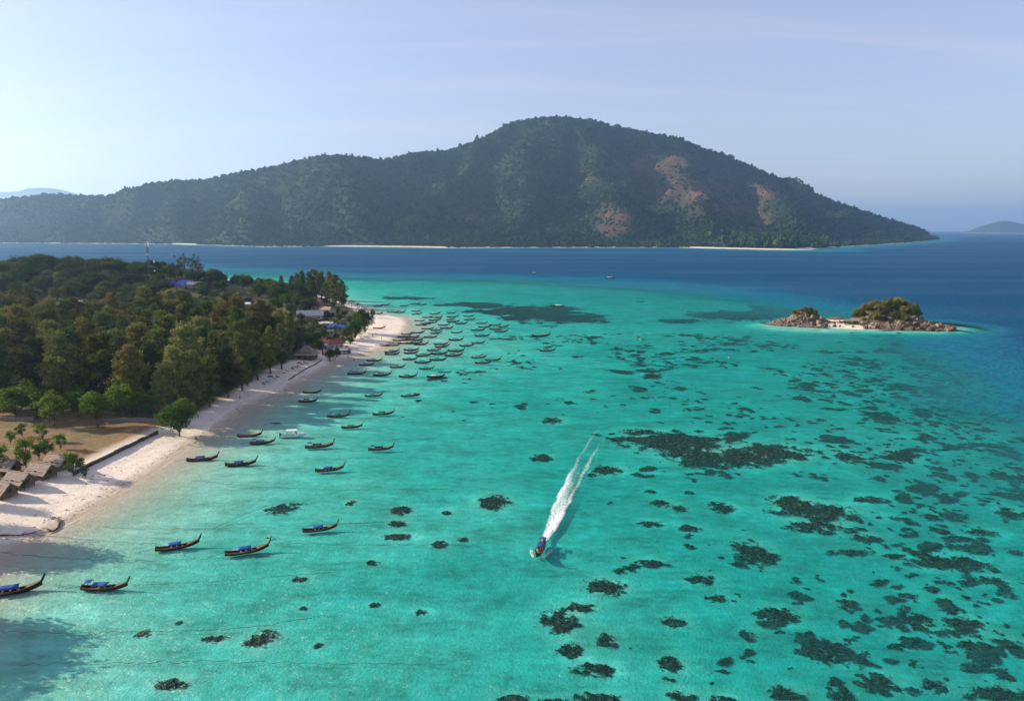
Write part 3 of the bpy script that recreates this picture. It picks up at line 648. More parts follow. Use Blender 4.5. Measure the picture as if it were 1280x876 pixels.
# village trees between the houses, and the bushes on the spit
G_V = 'trees among the village roofs'
for px, py, h, w in [(300, 430, 9, 1.1), (318, 421, 10, 1.2), (337, 420, 9, 1.2), (350, 413, 9.5, 1.2), (330, 404, 10, 1.1), (300, 408, 8, 1.2), (285, 400, 9, 1.1), (262, 402, 9, 1.1), (365, 398, 7, 1.2), (376, 404, 5, 1.2),
                     (310, 396, 8, 1.2), (344, 398, 11, 1.1), (280, 388, 8, 1.2), (255, 392, 9, 1.2), (325, 389, 11, 1.2), (345, 388, 10, 1.2), (362, 388, 12, 1.1), (296, 380, 8, 1.2), (235, 398, 9, 1.2), (375, 424, 8, 1.1), (372, 414, 6, 1.2), (357, 430, 8, 1.0), (382, 426, 7, 1.1), (389, 420, 6, 1.1), (397, 417, 5.5, 1.1), (404, 416, 5, 1.1), (380, 410, 5, 1.2), (395, 411, 5, 1.1), (415, 408, 4.5, 1.2), (431, 413, 5, 1.0), (420, 428, 5, 1.0), (428, 432, 5.5, 1.0), (438, 430, 5, 1.0), (390, 433, 7, 1.0), (376, 434, 9, 1.0), (368, 440, 9, 1.0), (368, 426, 9, 1.1), (408, 402, 6, 1.1), (420, 396, 6, 1.1), (431, 398, 5, 1.0), (400, 400, 4, 1.2), (378, 396, 6, 1.2), (360, 408, 8, 1.1), (384, 431, 7, 1.0), (396, 428, 6, 1.0), (412, 431, 5, 1.0), (404, 422, 5.5, 1.1), (416, 416, 4, 1.1), (390, 407, 4, 1.3), (374, 402, 6, 1.2), (366, 418, 8, 1.1), (350, 424, 9, 1.1), (425, 403, 5, 1.1), (415, 402, 5, 1.1), (437, 405, 5, 1.0), (443, 411, 5.5, 1.0), (425, 409, 3.5, 1.2), (445, 399, 4, 1.1), (376, 388, 8, 1.1), (385, 392, 6, 1.1), (350, 380, 9, 1.1), (335, 378, 8, 1.2), (315, 376, 8, 1.2)]:
    tpx('village_tree', BLOW + BRD[:1] + HLT[:1], px, py, h, 10.0, 'leafy green tree among the village roofs', 'tree', G_V, wide=w)
for px, py, h, w, lab in [(456, 416, 15, 0.95, 'large dark round tree standing over the sand spit'),
                     (444, 423, 10.5, 0.9, 'green tree beside the large dark round tree on the spit'),
                     (434, 425, 8.5, 0.9, 'smaller green tree behind the red roofed houses'),
                     (412, 446, 5.6, 1.1, 'wide dark bush beside the red flag on the beach'),
                     (421, 443, 4.8, 1.1, 'low dark bush overhanging the sand near the red flag'),
                     (400, 437, 5.5, 1.0, 'leafy bush behind the two tiered thatched pavilion'),
                     (466, 396.5, 6.0, 0.6, 'small round tree on the sand beyond the spit')]:
    tpx('broadleaf_tree', BLOW, px, py, h, 10.0, lab, 'tree', None, wide=w)
for px, py, h in [(440, 392, 9.5), (421, 400, 7.5), (395, 424, 11), (410, 424, 9), (418, 420, 9), (384, 418, 9), (428, 418, 7.5), (402, 428, 8), (372, 392, 9), (424, 387, 9), (446, 390, 7)]:
    tpx('coconut_palm', PLM, px, py, h, 9.0, 'coconut palm between the village houses and the spit', 'palm', 'coconut palms by the village')
# casuarinas along the north shore
for px, py, h in [(420, 380, 24), (412, 378, 25), (402, 377, 24), (396, 373, 25), (388, 377, 23), (380, 372, 23), (427, 383, 20), (430, 384, 15), (372, 374, 20), (408, 385, 17), (392, 384, 16), (417, 388, 14), (365, 368, 17), (352, 368, 16)]:
    tpx('casuarina_tree', CAS, px, py, h, 20.0, 'dark casuarina tree in the tall clump by the northern shore', 'tree', 'casuarinas by the northern shore', wide=1.2)
for k in range(95):
    px = random.uniform(255, 395); py = 353.5 + max(0, px - 300) / 100 * 13 + random.random() * 30 + 1.5
    h = random.uniform(8, 13); pr = random.random()
    if pr < 0.25: tpx('coconut_palm', PLM, px, py, h * 0.9, 9.0, 'coconut palm on the low ground by the northern shore', 'palm', 'palms by the northern shore')
    else: tpx('shore_tree', HLT if k % 3 else BRD, px, py, h * 0.8, 10.0, ('grey green' if k % 3 else 'fresh green') + ' tree on the low ground by the northern shore', 'tree', 'trees by the northern shore', wide=1.15)
# the wooded hill with the mast
G_H = 'trees on the wooded hill'
def hit(px, py):
    Ys = np.arange(330, 900, 3.0); Q = np.array([pixd(px, py, a) for a in Ys]); G = land_z(Q[:, 0], Q[:, 1]) + 2.5
    k = int(np.argmax(Q[:, 2] < G)); q = Q[k]; return np.array([q[0], q[1], G[k] - 2.5])
CLEAR = [(222, 361, 9), (233, 358, 9), (213, 360, 6), (244, 360, 8), (95, 383, 9)]
def blocks(x, y, h):
    for f_ in (0.3, 0.6, 0.95):
        a, b = proj(x, y, ground_at(x, y) + h * f_)
        for cx, cy, r_ in CLEAR:
            if (a - cx) ** 2 + (b - cy) ** 2 < r_ * r_: return True
    return False
cnt = 0; placed2 = []
for t in range(9000):
    Y = random.uniform(440, 720); px = random.uniform(-40, 275); x = (px - 640) / F * Y * 1.0
    g = ground_at(x, Y); qx, qy = proj(x, Y, g + 5)
    if g < 2.2 or not (-40 < qx < 272): continue
    if (52 < qx < 108 and 369 < qy < 384) : continue
    if any((a - x) ** 2 + (b - Y) ** 2 < 6.6 ** 2 for a, b in placed2): continue
    if blocks(x, Y, 10): continue
    placed2.append((x, Y)); h = random.uniform(8.5, 13.5) * (0.7 if qx > 225 else 1)
    if qy > 355 and random.random() < 0.25:
        tree('coconut_palm', random.choice(PLM), x, Y, h * 0.85 / 9, 'coconut palm on the slope of the wooded hill', 'palm', 'palms on the wooded hill')
    else:
        kd = random.random()
        lb = ('dark grey green tree' if kd < 0.6 else ('fresh green tree' if kd < 0.8 else 'dry yellowish tree')) + (' on the crest of the hill against the strait' if qy < 338 else (' on the slope of the hill below the mast' if qy < 362 else ' at the foot of the hill behind the casuarina wood'))
        tree('hill_tree', random.choice(HLT if kd < 0.6 else (BRD if kd < 0.8 else DRYB)), x, Y, h / (10 if kd < 0.8 else 7.5), lb, 'tree', G_H, wide=random.uniform(1.1, 1.4) * (1 if kd < 0.8 else 0.7))
    cnt += 1
    if cnt >= 330: break
print('hill trees', cnt)
for px, top in [(222, 318), (231, 316.5), (243, 317.5), (250, 320)]:
    Y = 600 + random.uniform(-12, 12); x = (px - 640) / F * Y; g = ground_at(x, Y); zt = pixd(px, top, Y)[2]
    tree('open_crowned_tree', random.choice(OPN), x, Y, max(0.8, (zt - g) / 16), 'tall thin tree with an open crown standing out against the strait', 'tree', 'tall open crowned trees on the hill', wide=0.8)

# ---------------------------------------------------------------- mast on the hill
m_steel = simple('galvanised_steel', (0.16, 0.18, 0.21), (0.10, 0.11, 0.13), 3, 0.5)
m_white = simple('white_paint', (0.75, 0.75, 0.73), (0.6, 0.6, 0.58), 2, 0.5)
Y = 585.0; x = (188 - 640) / F * Y; g = ground_at(x, Y); zt = pixd(188, 302, Y)[2]; Hm = zt - g
mast = tag(bpy.data.objects.new('radio_mast', None), 'tall lattice radio mast with white dishes rising from the wooded hill', 'mast'); COL.objects.link(mast); mast.location = (x, Y, g)
mb = MB(); R0 = 1.05
def mc(k, z): a = k * 2.094 + 0.4; r = R0 * (1 - 0.35 * z / Hm); return (r * math.cos(a), r * math.sin(a), z)
for k in range(3): mb.tube([mc(k, -0.5), mc(k, Hm * 0.5), mc(k, Hm - 3)], 0.16, 5)
put('lattice_leg', mb.mesh('lattice_leg', [m_steel]), mast)
mb = MB(); z = 0.0; i = 0
while z < Hm - 5:
    for k in range(3): mb.tube([mc(k, z), mc((k + 1) % 3, z + 2)], 0.09, 4, cap=False); mb.tube([mc(k, z + 2), mc((k + 1) % 3, z + 2)], 0.09, 4, cap=False)
    z += 2
put('lattice_brace', mb.mesh('lattice_brace', [m_steel]), mast)
for k in range(3):
    mb = MB(); a = k * 2.094 + 1.0; mb.box(-0.28, 0.28, -0.12, 0.12, Hm - 4.2, Hm - 0.3); o = put('antenna_panel', mb.mesh('antenna_panel', [m_white]), mast, (1.15 * math.cos(a), 1.15 * math.sin(a), 0), a + 1.57)
mb = MB(); mb.tube([(0, 0, Hm - 4), (0, 0, Hm + 1.5)], 0.06, 5); put('lightning_rod', mb.mesh('lightning_rod', [m_steel]), mast)
def dish(name, r):
    mb = MB(); mb.tube([(0, -0.5, 0), (0, -0.1, 0), (0, 0.25, 0), (0, 0.3, 0)], [r * 0.35, r * 0.9, r, r * 0.9], 14); return mb.mesh(name, [m_white], False)
dm = dish('microwave_dish', 0.95)
for px, py, r in [(185, 318, 1.0), (193.5, 327, 0.85), (194, 338.5, 0.8)]:
    q = pixd(px, py, Y); o = put('microwave_dish', dm, mast, (q[0] - x, -0.9, q[2] - g), math.pi + (0.4 if px < 190 else -0.4), r)

# ---------------------------------------------------------------- buildings
m_thatch = simple('grey_thatch', (0.34, 0.28, 0.23), (0.2, 0.155, 0.12), 1.6, 0.95, 0.8, vary=0.12, dist=0.2)
m_bamboo = simple('bamboo_matting', (0.2, 0.13, 0.075), (0.1, 0.065, 0.035), 4, 0.9, 0.3)
m_redroof = simple('red_roof_sheet', (0.32, 0.085, 0.055), (0.2, 0.05, 0.035), 1.2, 0.7, 0.2)
m_greyroof = simple('grey_roof_sheet', (0.2, 0.235, 0.28), (0.13, 0.15, 0.18), 0.8, 0.55, 0.1)
m_blueroof = simple('blue_roof_sheet', (0.025, 0.09, 0.42), (0.02, 0.06, 0.3), 0.8, 0.55, 0.1)
m_whiteroof = simple('white_roof_sheet', (0.6, 0.6, 0.58), (0.42, 0.42, 0.41), 1.0, 0.6)
m_plaster = simple('cream_plaster', (0.5, 0.44, 0.36), (0.36, 0.31, 0.25), 1.0, 0.85)
m_dark = simple('dark_opening', (0.02, 0.018, 0.016), None, 2, 0.6)
m_wood = simple('weathered_wood', (0.13, 0.09, 0.06), (0.06, 0.04, 0.028), 3, 0.85, 0.3)
def roofmesh(name, L, Wd, h, over, th, mat, hip=0.0, rows=5, rough=0.0, seed=0):
    """gable or hip roof made of overlapping courses, with thickness"""
    rg = np.random.default_rng(seed); mb = MB(); a = L / 2 + over; b = Wd / 2 + over; dz = -over * h / (Wd / 2)
    for sg in (-1, 1):
        for k in range(rows):
            t0, t1 = k / rows, (k + 1) / rows + 0.03
            def pt(t, s, up): return ((a - hip * (a) * t) * s, sg * b * (1 - t), dz + (h - dz) * t + up)
            lift = th * (1 - 0.1 * k % 2) + rg.random() * rough
            P = [pt(t0, -1, lift), pt(t0, 1, lift), pt(min(t1, 1), 1, lift * 0.4), pt(min(t1, 1), -1, lift * 0.4), pt(t0, -1, -0.03), pt(t0, 1, -0.03), pt(min(t1, 1), 1, -0.06), pt(min(t1, 1), -1, -0.06)]
            P = [(p[0] + rg.normal(0, rough), p[1], p[2]) for p in P]
            mb.add(P, [(0, 1, 2, 3), (7, 6, 5, 4), (0, 4, 5, 1), (1, 5, 6, 2), (2, 6, 7, 3), (3, 7, 4, 0)])
    if hip > 0:
        for s in (-1, 1):
            r = a - hip * a; mb.add([(a * s, -b, dz), (a * s, b, dz), (r * s, 0, h + th), (a * s * 0.97, -b, dz - 0.08), (a * s * 0.97, b, dz - 0.08)], [(0, 1, 2), (0, 3, 4, 1)])
    mb.tube([(-a * (1 - hip), 0, h + th * 0.5), (a * (1 - hip), 0, h + th * 0.5)], th * 0.9, 6)
    return mb.mesh(name, [mat])
def wallmesh(L, Wd, Hw, h, mat, gable=True):
    mb = MB(); a, b = L / 2, Wd / 2
    V = [(-a, -b, 0), (a, -b, 0), (a, b, 0), (-a, b, 0), (-a, -b, Hw), (a, -b, Hw), (a, b, Hw), (-a, b, Hw), (-a, 0, Hw + h * 0.96), (a, 0, Hw + h * 0.96)]
    Fc = [(0, 1, 5, 4), (2, 3, 7, 6)] + ([(1, 2, 6, 9, 5), (3, 0, 4, 8, 7)] if gable else [(1, 2, 6, 5), (3, 0, 4, 7)])
    mb.add(V, Fc); return mb.mesh('wall', [mat])
def house(name, px, py, L, Wd, Hw, h, rz, wallm, roofm, label, cat='house', over=0.6, th=0.06, hip=0.0, rows=3, rough=0.0, raised=0.0, win=True, hip_top=False, z=None):
    q = pix(px, py, 2.2); g = ground_at(q[0], q[1]) if z is None else z
    e = tag(bpy.data.objects.new(name, None), label, cat); COL.objects.link(e); e.location = (q[0], q[1], g); e.rotation_euler = (0, 0, rz)
    put('wall', wallmesh(L, Wd, Hw - raised, h, wallm, hip == 0), e, (0, 0, raised))
    put('roof', roofmesh('roof', L, Wd, h, over, th, roofm, hip, rows, rough, int(px)), e, (0, 0, Hw + 0.01))
    mb = MB(); mb.box(-0.45, 0.45, -0.04, 0.04, 0, 1.95); dmesh = mb.mesh('door', [m_wood]); mb = MB(); mb.box(-0.5, 0.5, -0.03, 0.03, 0, 0.9); wmesh = mb.mesh('window', [m_dark])
    put('door', dmesh, e, (0.2, -Wd / 2 - 0.045, raised + 0.02))
    if win:
        for xx in (-L * 0.32, L * 0.34): put('window', wmesh, e, (xx, -Wd / 2 - 0.035, raised + 0.85))
        put('window', wmesh, e, (L / 2 + 0.035, 0, raised + 0.85), math.pi / 2)
    if raised > 0.2:
        pm_ = MB(); pm_.tube([(0, 0, -0.3), (0, 0, raised + 0.05)], 0.09, 6); pme = pm_.mesh('post', [m_wood], True)
        for sx in (-1, 1):
            for sy in (-1, 1): put('post', pme, e, (sx * (L / 2 - 0.15), sy * (Wd / 2 - 0.15), 0))
        mb = MB(); mb.box(-0.6, 0.6, -1.0, 0, 0, raised * 0.5); put('step', mb.mesh('step', [m_wood]), e, (0.2, -Wd / 2 - 0.05, 0))
    return e
HUTS = 1
HL = [('thatched hut nearest the small spreading tree by the sea wall', 73, 583, 5.6, -0.25), ('thatched hut between two other huts, a small round tree in front', 53, 594, 6.0, -0.3),
      ('low thatched hut with a thin dark sapling in front', 25, 606, 5.8, -0.3), ('thatched hut at the near end of the row of huts', 3, 618, 5.6, -0.35), ('dark thatched hut at the back beside the slim bright green tree', 10, 590, 5.0, -0.2)]
for lab, px, py, L, rz in HL:
    house('thatched_hut', px, py, L * 0.9, 4.0, 2.0, 1.8, rz, m_bamboo, m_thatch, lab, 'hut', 0.75, 0.16, 0.0, 7, 0.05, 0.5, True)
# thatched pavilion with two tiers
pv_ = house('thatched_pavilion', 384, 446, 8.5, 6.5, 2.6, 1.2, -0.1, m_bamboo, m_thatch, 'thatched pavilion with a two tiered roof at the edge of the sand', 'pavilion', 1.2, 0.18, 0.25, 5, 0.05)
put('upper_roof', roofmesh('upper_roof', 6.0, 4.6, 2.4, 0.7, 0.18, m_thatch, 0.72, 6, 0.05, 3), pv_, (-0.3, 0.6, 4.1))
mb = MB(); mb.box(-2.6, 2.2, -1.6, 2.6, 3.0, 4.2); put('upper_wall', mb.mesh('upper_wall', [m_bamboo]), pv_)
house('red_roofed_house', 419, 434, 7.5, 6, 3.0, 2.0, 0.5, m_plaster, m_redroof, 'house with a steep red roof beside the spit', hip=0.3)
house('red_roofed_shed', 404, 431, 5.5, 4, 2.4, 1.0, 0.1, m_plaster, m_redroof, 'small shed with a flat red roof behind the white roofed stall')
house('beach_stall', 407, 435, 7.5, 3.5, 2.2, 0.7, 0.15, m_plaster, m_whiteroof, 'low stall with a pale sheet roof in front of the red roofed shed', 'stall')
house('beach_bar', 424, 439, 8, 3.5, 2.1, 0.6, 0.2, m_plaster, m_whiteroof, 'long low beach bar with a pale roof under the red roofed house', 'stall')
house('round_hut', 433, 438, 4.0, 4.0, 2.2, 1.6, 0.3, m_bamboo, simple('orange_thatch', (0.42, 0.24, 0.16), (0.28, 0.15, 0.1), 2, 0.9, 0.5), 'little hut with a tan orange thatched roof at the edge of the sand', 'hut', hip=0.9)
house('long_grey_house', 388, 402, 17, 11, 3.0, 3.0, 0.25, m_plaster, m_greyroof, 'long house with a wide grey sheet roof beneath the tall casuarinas')
house('brown_roofed_house', 396, 392, 11, 8, 4.0, 3.2, -0.3, m_plaster, simple('brown_roof_sheet', (0.2, 0.085, 0.06), (0.12, 0.05, 0.04), 1.2, 0.7), 'house with a red brown roof behind the long grey house', hip=0.3)
house('plaster_house', 410, 398, 8, 8, 5.0, 1.6, -0.3, m_plaster, simple('tan_roof_sheet', (0.33, 0.23, 0.17), (0.22, 0.15, 0.11), 1.2, 0.8), 'two storey plaster house with a tan roof by the palms', hip=0.4)
house('blue_roofed_shed', 425, 413, 11, 6, 2.6, 1.0, 0.2, m_plaster, m_blueroof, 'long shed with a blue sheet roof beside the sand spit')
house('blue_roofed_shed', 412, 413.5, 7, 5, 2.6, 1.0, -0.2, m_plaster, m_blueroof, 'small blue roofed shed behind the palms near the spit')
house('white_roofed_house', 407, 409, 9, 5, 2.4, 0.8, 0.1, m_plaster, m_whiteroof, 'low house with a pale roof between the palms')
house('teal_roofed_shed', 411, 418, 6, 4, 2.2, 0.8, 0.0, m_plaster, simple('teal_roof_sheet', (0.09, 0.22, 0.24), None, 1, 0.6), 'low shed with a teal roof in the shade behind the palms')
house('blue_roofed_house', 276, 408, 7, 5.5, 4.6, 1.6, 0.3, m_plaster, m_blueroof, 'house with a bright blue roof showing between the casuarinas')
house('blue_trimmed_house', 296, 405, 9, 6, 5.0, 1.2, 0.1, m_plaster, m_greyroof, 'pale house with a grey roof next to the bright blue roof')
house('white_roofed_house', 305, 397, 10, 5, 4.6, 0.9, 0.1, m_plaster, m_whiteroof, 'house with a long white roof among the village trees')
for (px, py, Y_, L, mat, lab) in [(222, 359, 520, 9, m_blueroof, 'blue roofed house high on the end of the hill'), (232, 355.5, 540, 10, m_blueroof, 'blue roofed house above another one at the end of the hill'), (213, 357, 530, 7, m_blueroof, 'small blue roofed house at the left end of the blue roofs'),
                        (243, 357, 530, 9, m_thatch, 'house with a rounded brown roof beside the blue roofs on the hill'), (95, 381, 430, 8, m_whiteroof, 'house with a pale roof edge in the clearing below the hill')]:
    q = hit(px, py); e = house('hillside_house', 640, 500, L, 6, 3.4, 1.8, 0.15, m_plaster, mat, lab, z=q[2]); e.location = (q[0], q[1], q[2])

# ---------------------------------------------------------------- walls by the beach, driftwood, flag
m_conc = simple('stained_concrete', (0.3, 0.28, 0.25), (0.17, 0.155, 0.14), 0.8, 0.9, 0.3)
m_darkstone = simple('dark_stone', (0.085, 0.065, 0.05), (0.04, 0.03, 0.025), 1.2, 0.9, 0.6)
def wall_along(name, pts, h, t, mat, label, coursed=True):
    P = [pix(a, b, 1.9) for a, b in pts]; e = tag(bpy.data.objects.new(name, None), label, 'wall'); COL.objects.link(e); e.location = (0, 0, 0)
    for a, b in zip(P[:-1], P[1:]):
        d = b - a; L = math.hypot(d[0], d[1]); k = max(1, int(L / 2.4)); ang = math.atan2(d[1], d[0])
        for i in range(k):
            c = a + d * (i + 0.5) / k; g = ground_at(c[0], c[1]); mb = MB(); l2 = L / k / 2 - 0.02
            hh = h * random.uniform(0.88, 1.1); mb.box(-l2, l2, -t / 2, t / 2, -0.8, hh); put('wall_block', mb.mesh('wall_block', [mat]), e, (c[0], c[1], g), ang + random.gauss(0, 0.015))
    return e
wall_along('sea_wall', [(92, 592), (110, 582), (135, 570), (160, 558), (186, 545), (197, 540)], 1.0, 0.5, m_darkstone, 'long low dark sea wall between the dry lawn and the sand')
wall_along('garden_wall', [(128, 528), (150, 527.5), (172, 527), (198, 526)], 1.3, 0.25, m_conc, 'low grey garden wall at the shaded back of the lawn')
wall_along('garden_wall', [(0, 529), (20, 528.5), (42, 528)], 1.2, 0.25, m_conc, 'short pale garden wall behind the trees at the back of the lawn')
def driftwood(label, pts, rad, branches):
    q0 = pix(*pts[0], 0.7); mb = MB(); P = []
    for a, b, z in [(p[0], p[1], 0.0) for p in pts]:
        q = pix(a, b, 0.9); P.append(np.array([q[0] - q0[0], q[1] - q0[1], ground_at(q[0], q[1]) + 0.25]))
    mb.tube(P, list(np.linspace(rad, rad * 0.5, len(P))), 7)
    for i, d, L in branches:
        s = P[i]; mb.tube([s, s + np.array(d) * L * 0.5 + np.array([0, 0, 0.1]), s + np.array(d) * L], [rad * 0.55, rad * 0.35, 0.04], 5)
    o = put('driftwood', mb.mesh('driftwood', [m_wood], True), None, (q0[0], q0[1], 0)); return tag(o, label, 'driftwood')
driftwood('forked dark driftwood trunk lying across the sand at the waterline', [(71, 646), (74, 650), (72, 656), (66, 660)], 0.34, [(0, (-0.8, 0.3, 0.1), 2.2), (0, (0.7, 0.6, 0.2), 1.0), (3, (-0.9, 0.1, 0.25), 2.4), (3, (-0.7, -0.6, 0.1), 1.8), (1, (-0.8, 0.5, 0.2), 1.2)])
driftwood('long dark fallen branch lying on the sand near the forked trunk', [(-12, 669), (8, 668), (26, 667), (38, 664)], 0.22, [(3, (0.8, 0.5, 0.1), 1.4), (3, (0.9, -0.2, 0.1), 1.4), (2, (0.5, 0.8, 0.3), 1.3)])
m_flag = simple('red_cloth', (0.55, 0.02, 0.03), (0.4, 0.015, 0.02), 2, 0.7)
def feather_flag(px, py, h, label):
    q = pix(px, py, 1.5); e = tag(bpy.data.objects.new('feather_flag', None), label, 'flag'); COL.objects.link(e); e.location = (q[0], q[1], ground_at(q[0], q[1]))
    mb = MB(); mb.tube([(0, 0, -0.3), (0, 0, h * 0.6), (0.1, 0, h * 0.92), (0.5, 0, h)], [0.05, 0.04, 0.03, 0.02], 5); put('pole', mb.mesh('pole', [m_steel]), e)
    mb = MB(); N = 9; V = []
    for i in range(N):
        t = i / (N - 1); z = h * (0.18 + 0.8 * t); w = 0.95 * (1 - 0.55 * t ** 2); wv = 0.12 * math.sin(i * 1.1)
        for y in (-0.015, 0.015): V += [(0.03 + 0.1 * t ** 4, wv * 0 + y, z), (0.05 + w, wv + y, z - 0.05)]
    Fc = []
    for i in range(N - 1):
        a = i * 4; Fc += [(a, a + 1, a + 5, a + 4), (a + 2, a + 6, a + 7, a + 3), (a + 1, a + 3, a + 7, a + 5), (a, a + 4, a + 6, a + 2)]
    mb.add(V, Fc); put('banner', mb.mesh('banner', [m_flag], True), e)
feather_flag(402.5, 445, 5.0, 'tall red feather flag in front of the thatched pavilion')
feather_flag(389.5, 449, 3.2, 'short red feather flag on the sand below the pavilion')
# ---------------------------------------------------------------- longtail boats
m_hull = simple('dark_hull_wood', (0.032, 0.017, 0.012), (0.014, 0.008, 0.006), 1.5, 0.6, 0.15, vary=0.3)
m_hullr = simple('reddish_hull_wood', (0.07, 0.026, 0.017), (0.03, 0.012, 0.008), 1.5, 0.6, 0.15, vary=0.3)
m_rail = simple('ochre_gunwale', (0.27, 0.12, 0.055), (0.13, 0.06, 0.03), 2.5, 0.6, vary=0.35)
m_deck = simple('bare_deck_planks', (0.27, 0.15, 0.095), (0.11, 0.06, 0.04), 3.5, 0.8, 0.2, vary=0.3)
m_inner = simple('hull_inside', (0.04, 0.026, 0.02), (0.018, 0.012, 0.01), 2.5, 0.8)
m_tarp = {'blue': simple('blue_tarpaulin', (0.016, 0.075, 0.29), (0.012, 0.05, 0.2), 1.4, 0.55, 0.2, vary=0.2),
          'dark': simple('dark_tarpaulin', (0.03, 0.04, 0.045), (0.018, 0.022, 0.026), 1.4, 0.6, 0.2, vary=0.3),
          'teal': simple('teal_tarpaulin', (0.03, 0.10, 0.13), (0.02, 0.06, 0.08), 1.4, 0.6, 0.2, vary=0.25),
          'white': simple('white_tarpaulin', (0.62, 0.64, 0.66), (0.45, 0.47, 0.5), 1.4, 0.6, 0.2)}
m_eng = simple('engine_iron', (0.05, 0.05, 0.055), (0.02, 0.02, 0.022), 5, 0.5)
m_ribbon = [simple('red_ribbon', (0.5, 0.03, 0.03)), simple('yellow_ribbon', (0.6, 0.4, 0.04)), simple('pink_ribbon', (0.55, 0.12, 0.2))]
LB = 10.0
def st(t):
    """half beam, keel height, sheer height along the boat, t = 0 stern .. 1 bow"""
    hb = 0.95 * (math.sin(math.pi * (0.14 + 0.86 * t) ** 0.95) ** 0.62) if t < 0.995 else 0.03
    hb = max(0.03, hb * (1 - 0.15 * t)); keel = -0.28 + 1.25 * max(0, t - 0.62) ** 2 / 0.1444 * 0.8 + 0.25 * max(0, 0.15 - t) / 0.15
    sheer = 0.52 + 0.28 * max(0, 0.3 - t) / 0.3 + 1.15 * max(0, t - 0.45) ** 2 / 0.3025
    return hb, min(keel, sheer - 0.12), sheer
def hull_meshes():
    N = 22; mb = MB(); V = []; prof = [(1.0, 1.0), (0.93, 0.55), (0.62, 0.15), (0.0, 0.0), (-0.62, 0.15), (-0.93, 0.55), (-1.0, 1.0)]
    for i in range(N):
        t = i / (N - 1); hb, k, s = st(t); x = (t - 0.5) * LB
        for a, b in prof: V.append((x, a * hb, k + (s - k) * b))
    n = len(prof); Fc = [(i * n + j, (i + 1) * n + j, (i + 1) * n + j + 1, i * n + j + 1) for i in range(N - 1) for j in range(n - 1)]
    Fc.append(tuple(range(n))[::-1]); mb.add(V, Fc, 0)
    V = []   # inside skin
    prof2 = [(0.9, 0.97), (0.82, 0.5), (0.5, 0.24), (-0.5, 0.24), (-0.82, 0.5), (-0.9, 0.97)]; n2 = len(prof2)
    for i in range(N):
        t = i / (N - 1); hb, k, s = st(t); x = (t - 0.5) * LB * 0.985
        for a, b in prof2: V.append((x, a * hb, k + (s - k) * b))
    mb.add(V, [(i * n2 + j, i * n2 + j + 1, (i + 1) * n2 + j + 1, (i + 1) * n2 + j) for i in range(N - 1) for j in range(n2 - 1)], 1)
    out = {}
    for nm, hm in (('d', m_hull), ('r', m_hullr)): out[nm] = mb.mesh('hull', [hm, m_inner], True)
    mb = MB()
    for sg in (-1, 1):
        V = []
        for i in range(N):
            t = i / (N - 1); hb, k, s = st(t); x = (t - 0.5) * LB
            for dy, dz in ((0.035, -0.14), (0.035, 0.03), (-0.11, 0.03), (-0.11, -0.02)): V.append((x, sg * (hb + dy if hb > 0.1 else max(0.02, hb + dy)), s + dz))
        mb.add(V, [(i * 4 + j, i * 4 + (j + 1) % 4, (i + 1) * 4 + (j + 1) % 4, (i + 1) * 4 + j) for i in range(N - 1) for j in range(4)], 0)
    out['rail'] = mb.mesh('gunwale', [m_rail])
    mb = MB()   # fore deck of planks
    for q in range(6):
        V = []
        for i in range(15, N):
            t = i / (N - 1); hb, k, s = st(t); w = hb * 1.84 / 6; y0 = -hb * 0.92 + q * w
            V += [((t - 0.5) * LB * 0.985, y0 + 0.012, s - 0.06), ((t - 0.5) * LB * 0.985, y0 + w - 0.012, s - 0.06)]
        mb.add(V, [(2 * i, 2 * i + 2, 2 * i + 3, 2 * i + 1) for i in range(N - 16)], 0)
    out['fdeck'] = mb.mesh('fore_deck', [m_deck])
    mb = MB()   # floor boards amidships
    for q in range(5):
        t0, t1 = 0.14, 0.66; V = []
        for i in range(5):
            t = t0 + (t1 - t0) * i / 4; hb, k, s = st(t); w = hb * 1.4 / 5; y0 = -hb * 0.7 + q * w; V += [((t - 0.5) * LB, y0 + 0.012, k + 0.42), ((t - 0.5) * LB, y0 + w - 0.012, k + 0.42)]
        mb.add(V, [(2 * i, 2 * i + 2, 2 * i + 3, 2 * i + 1) for i in range(4)], 0)
    out['floor'] = mb.mesh('floor_boards', [m_deck])
    mb = MB()   # tall prow post
    hb, k, s = st(1.0); P = [(LB / 2 - 0.55, 0, s - 0.75), (LB / 2 - 0.05, 0, s - 0.1), (LB / 2 + 0.32, 0, s + 0.6), (LB / 2 + 0.55, 0, s + 1.25)]
    V = []; 
    for i, q in enumerate(P):
        w = (0.09, 0.10, 0.085, 0.06)[i]; d = (0.2, 0.2, 0.17, 0.12)[i]
        V += [(q[0] - d, -w, q[2] + d * 0.4), (q[0] + d, -w, q[2] - d * 0.4), (q[0] + d, w, q[2] - d * 0.4), (q[0] - d, w, q[2] + d * 0.4)]
    mb.add(V, [(i * 4 + j, i * 4 + (j + 1) % 4, (i + 1) * 4 + (j + 1) % 4, (i + 1) * 4 + j) for i in range(3) for j in range(4)] + [(12, 13, 14, 15)], 0)
    out['prow'] = mb.mesh('prow', [m_rail]); mb2 = MB(); mb2.v, mb2.f, mb2.m = mb.v, mb.f, mb.m; out['prowd'] = mb2.mesh('prow', [m_hull])
    out['ribbon'] = []
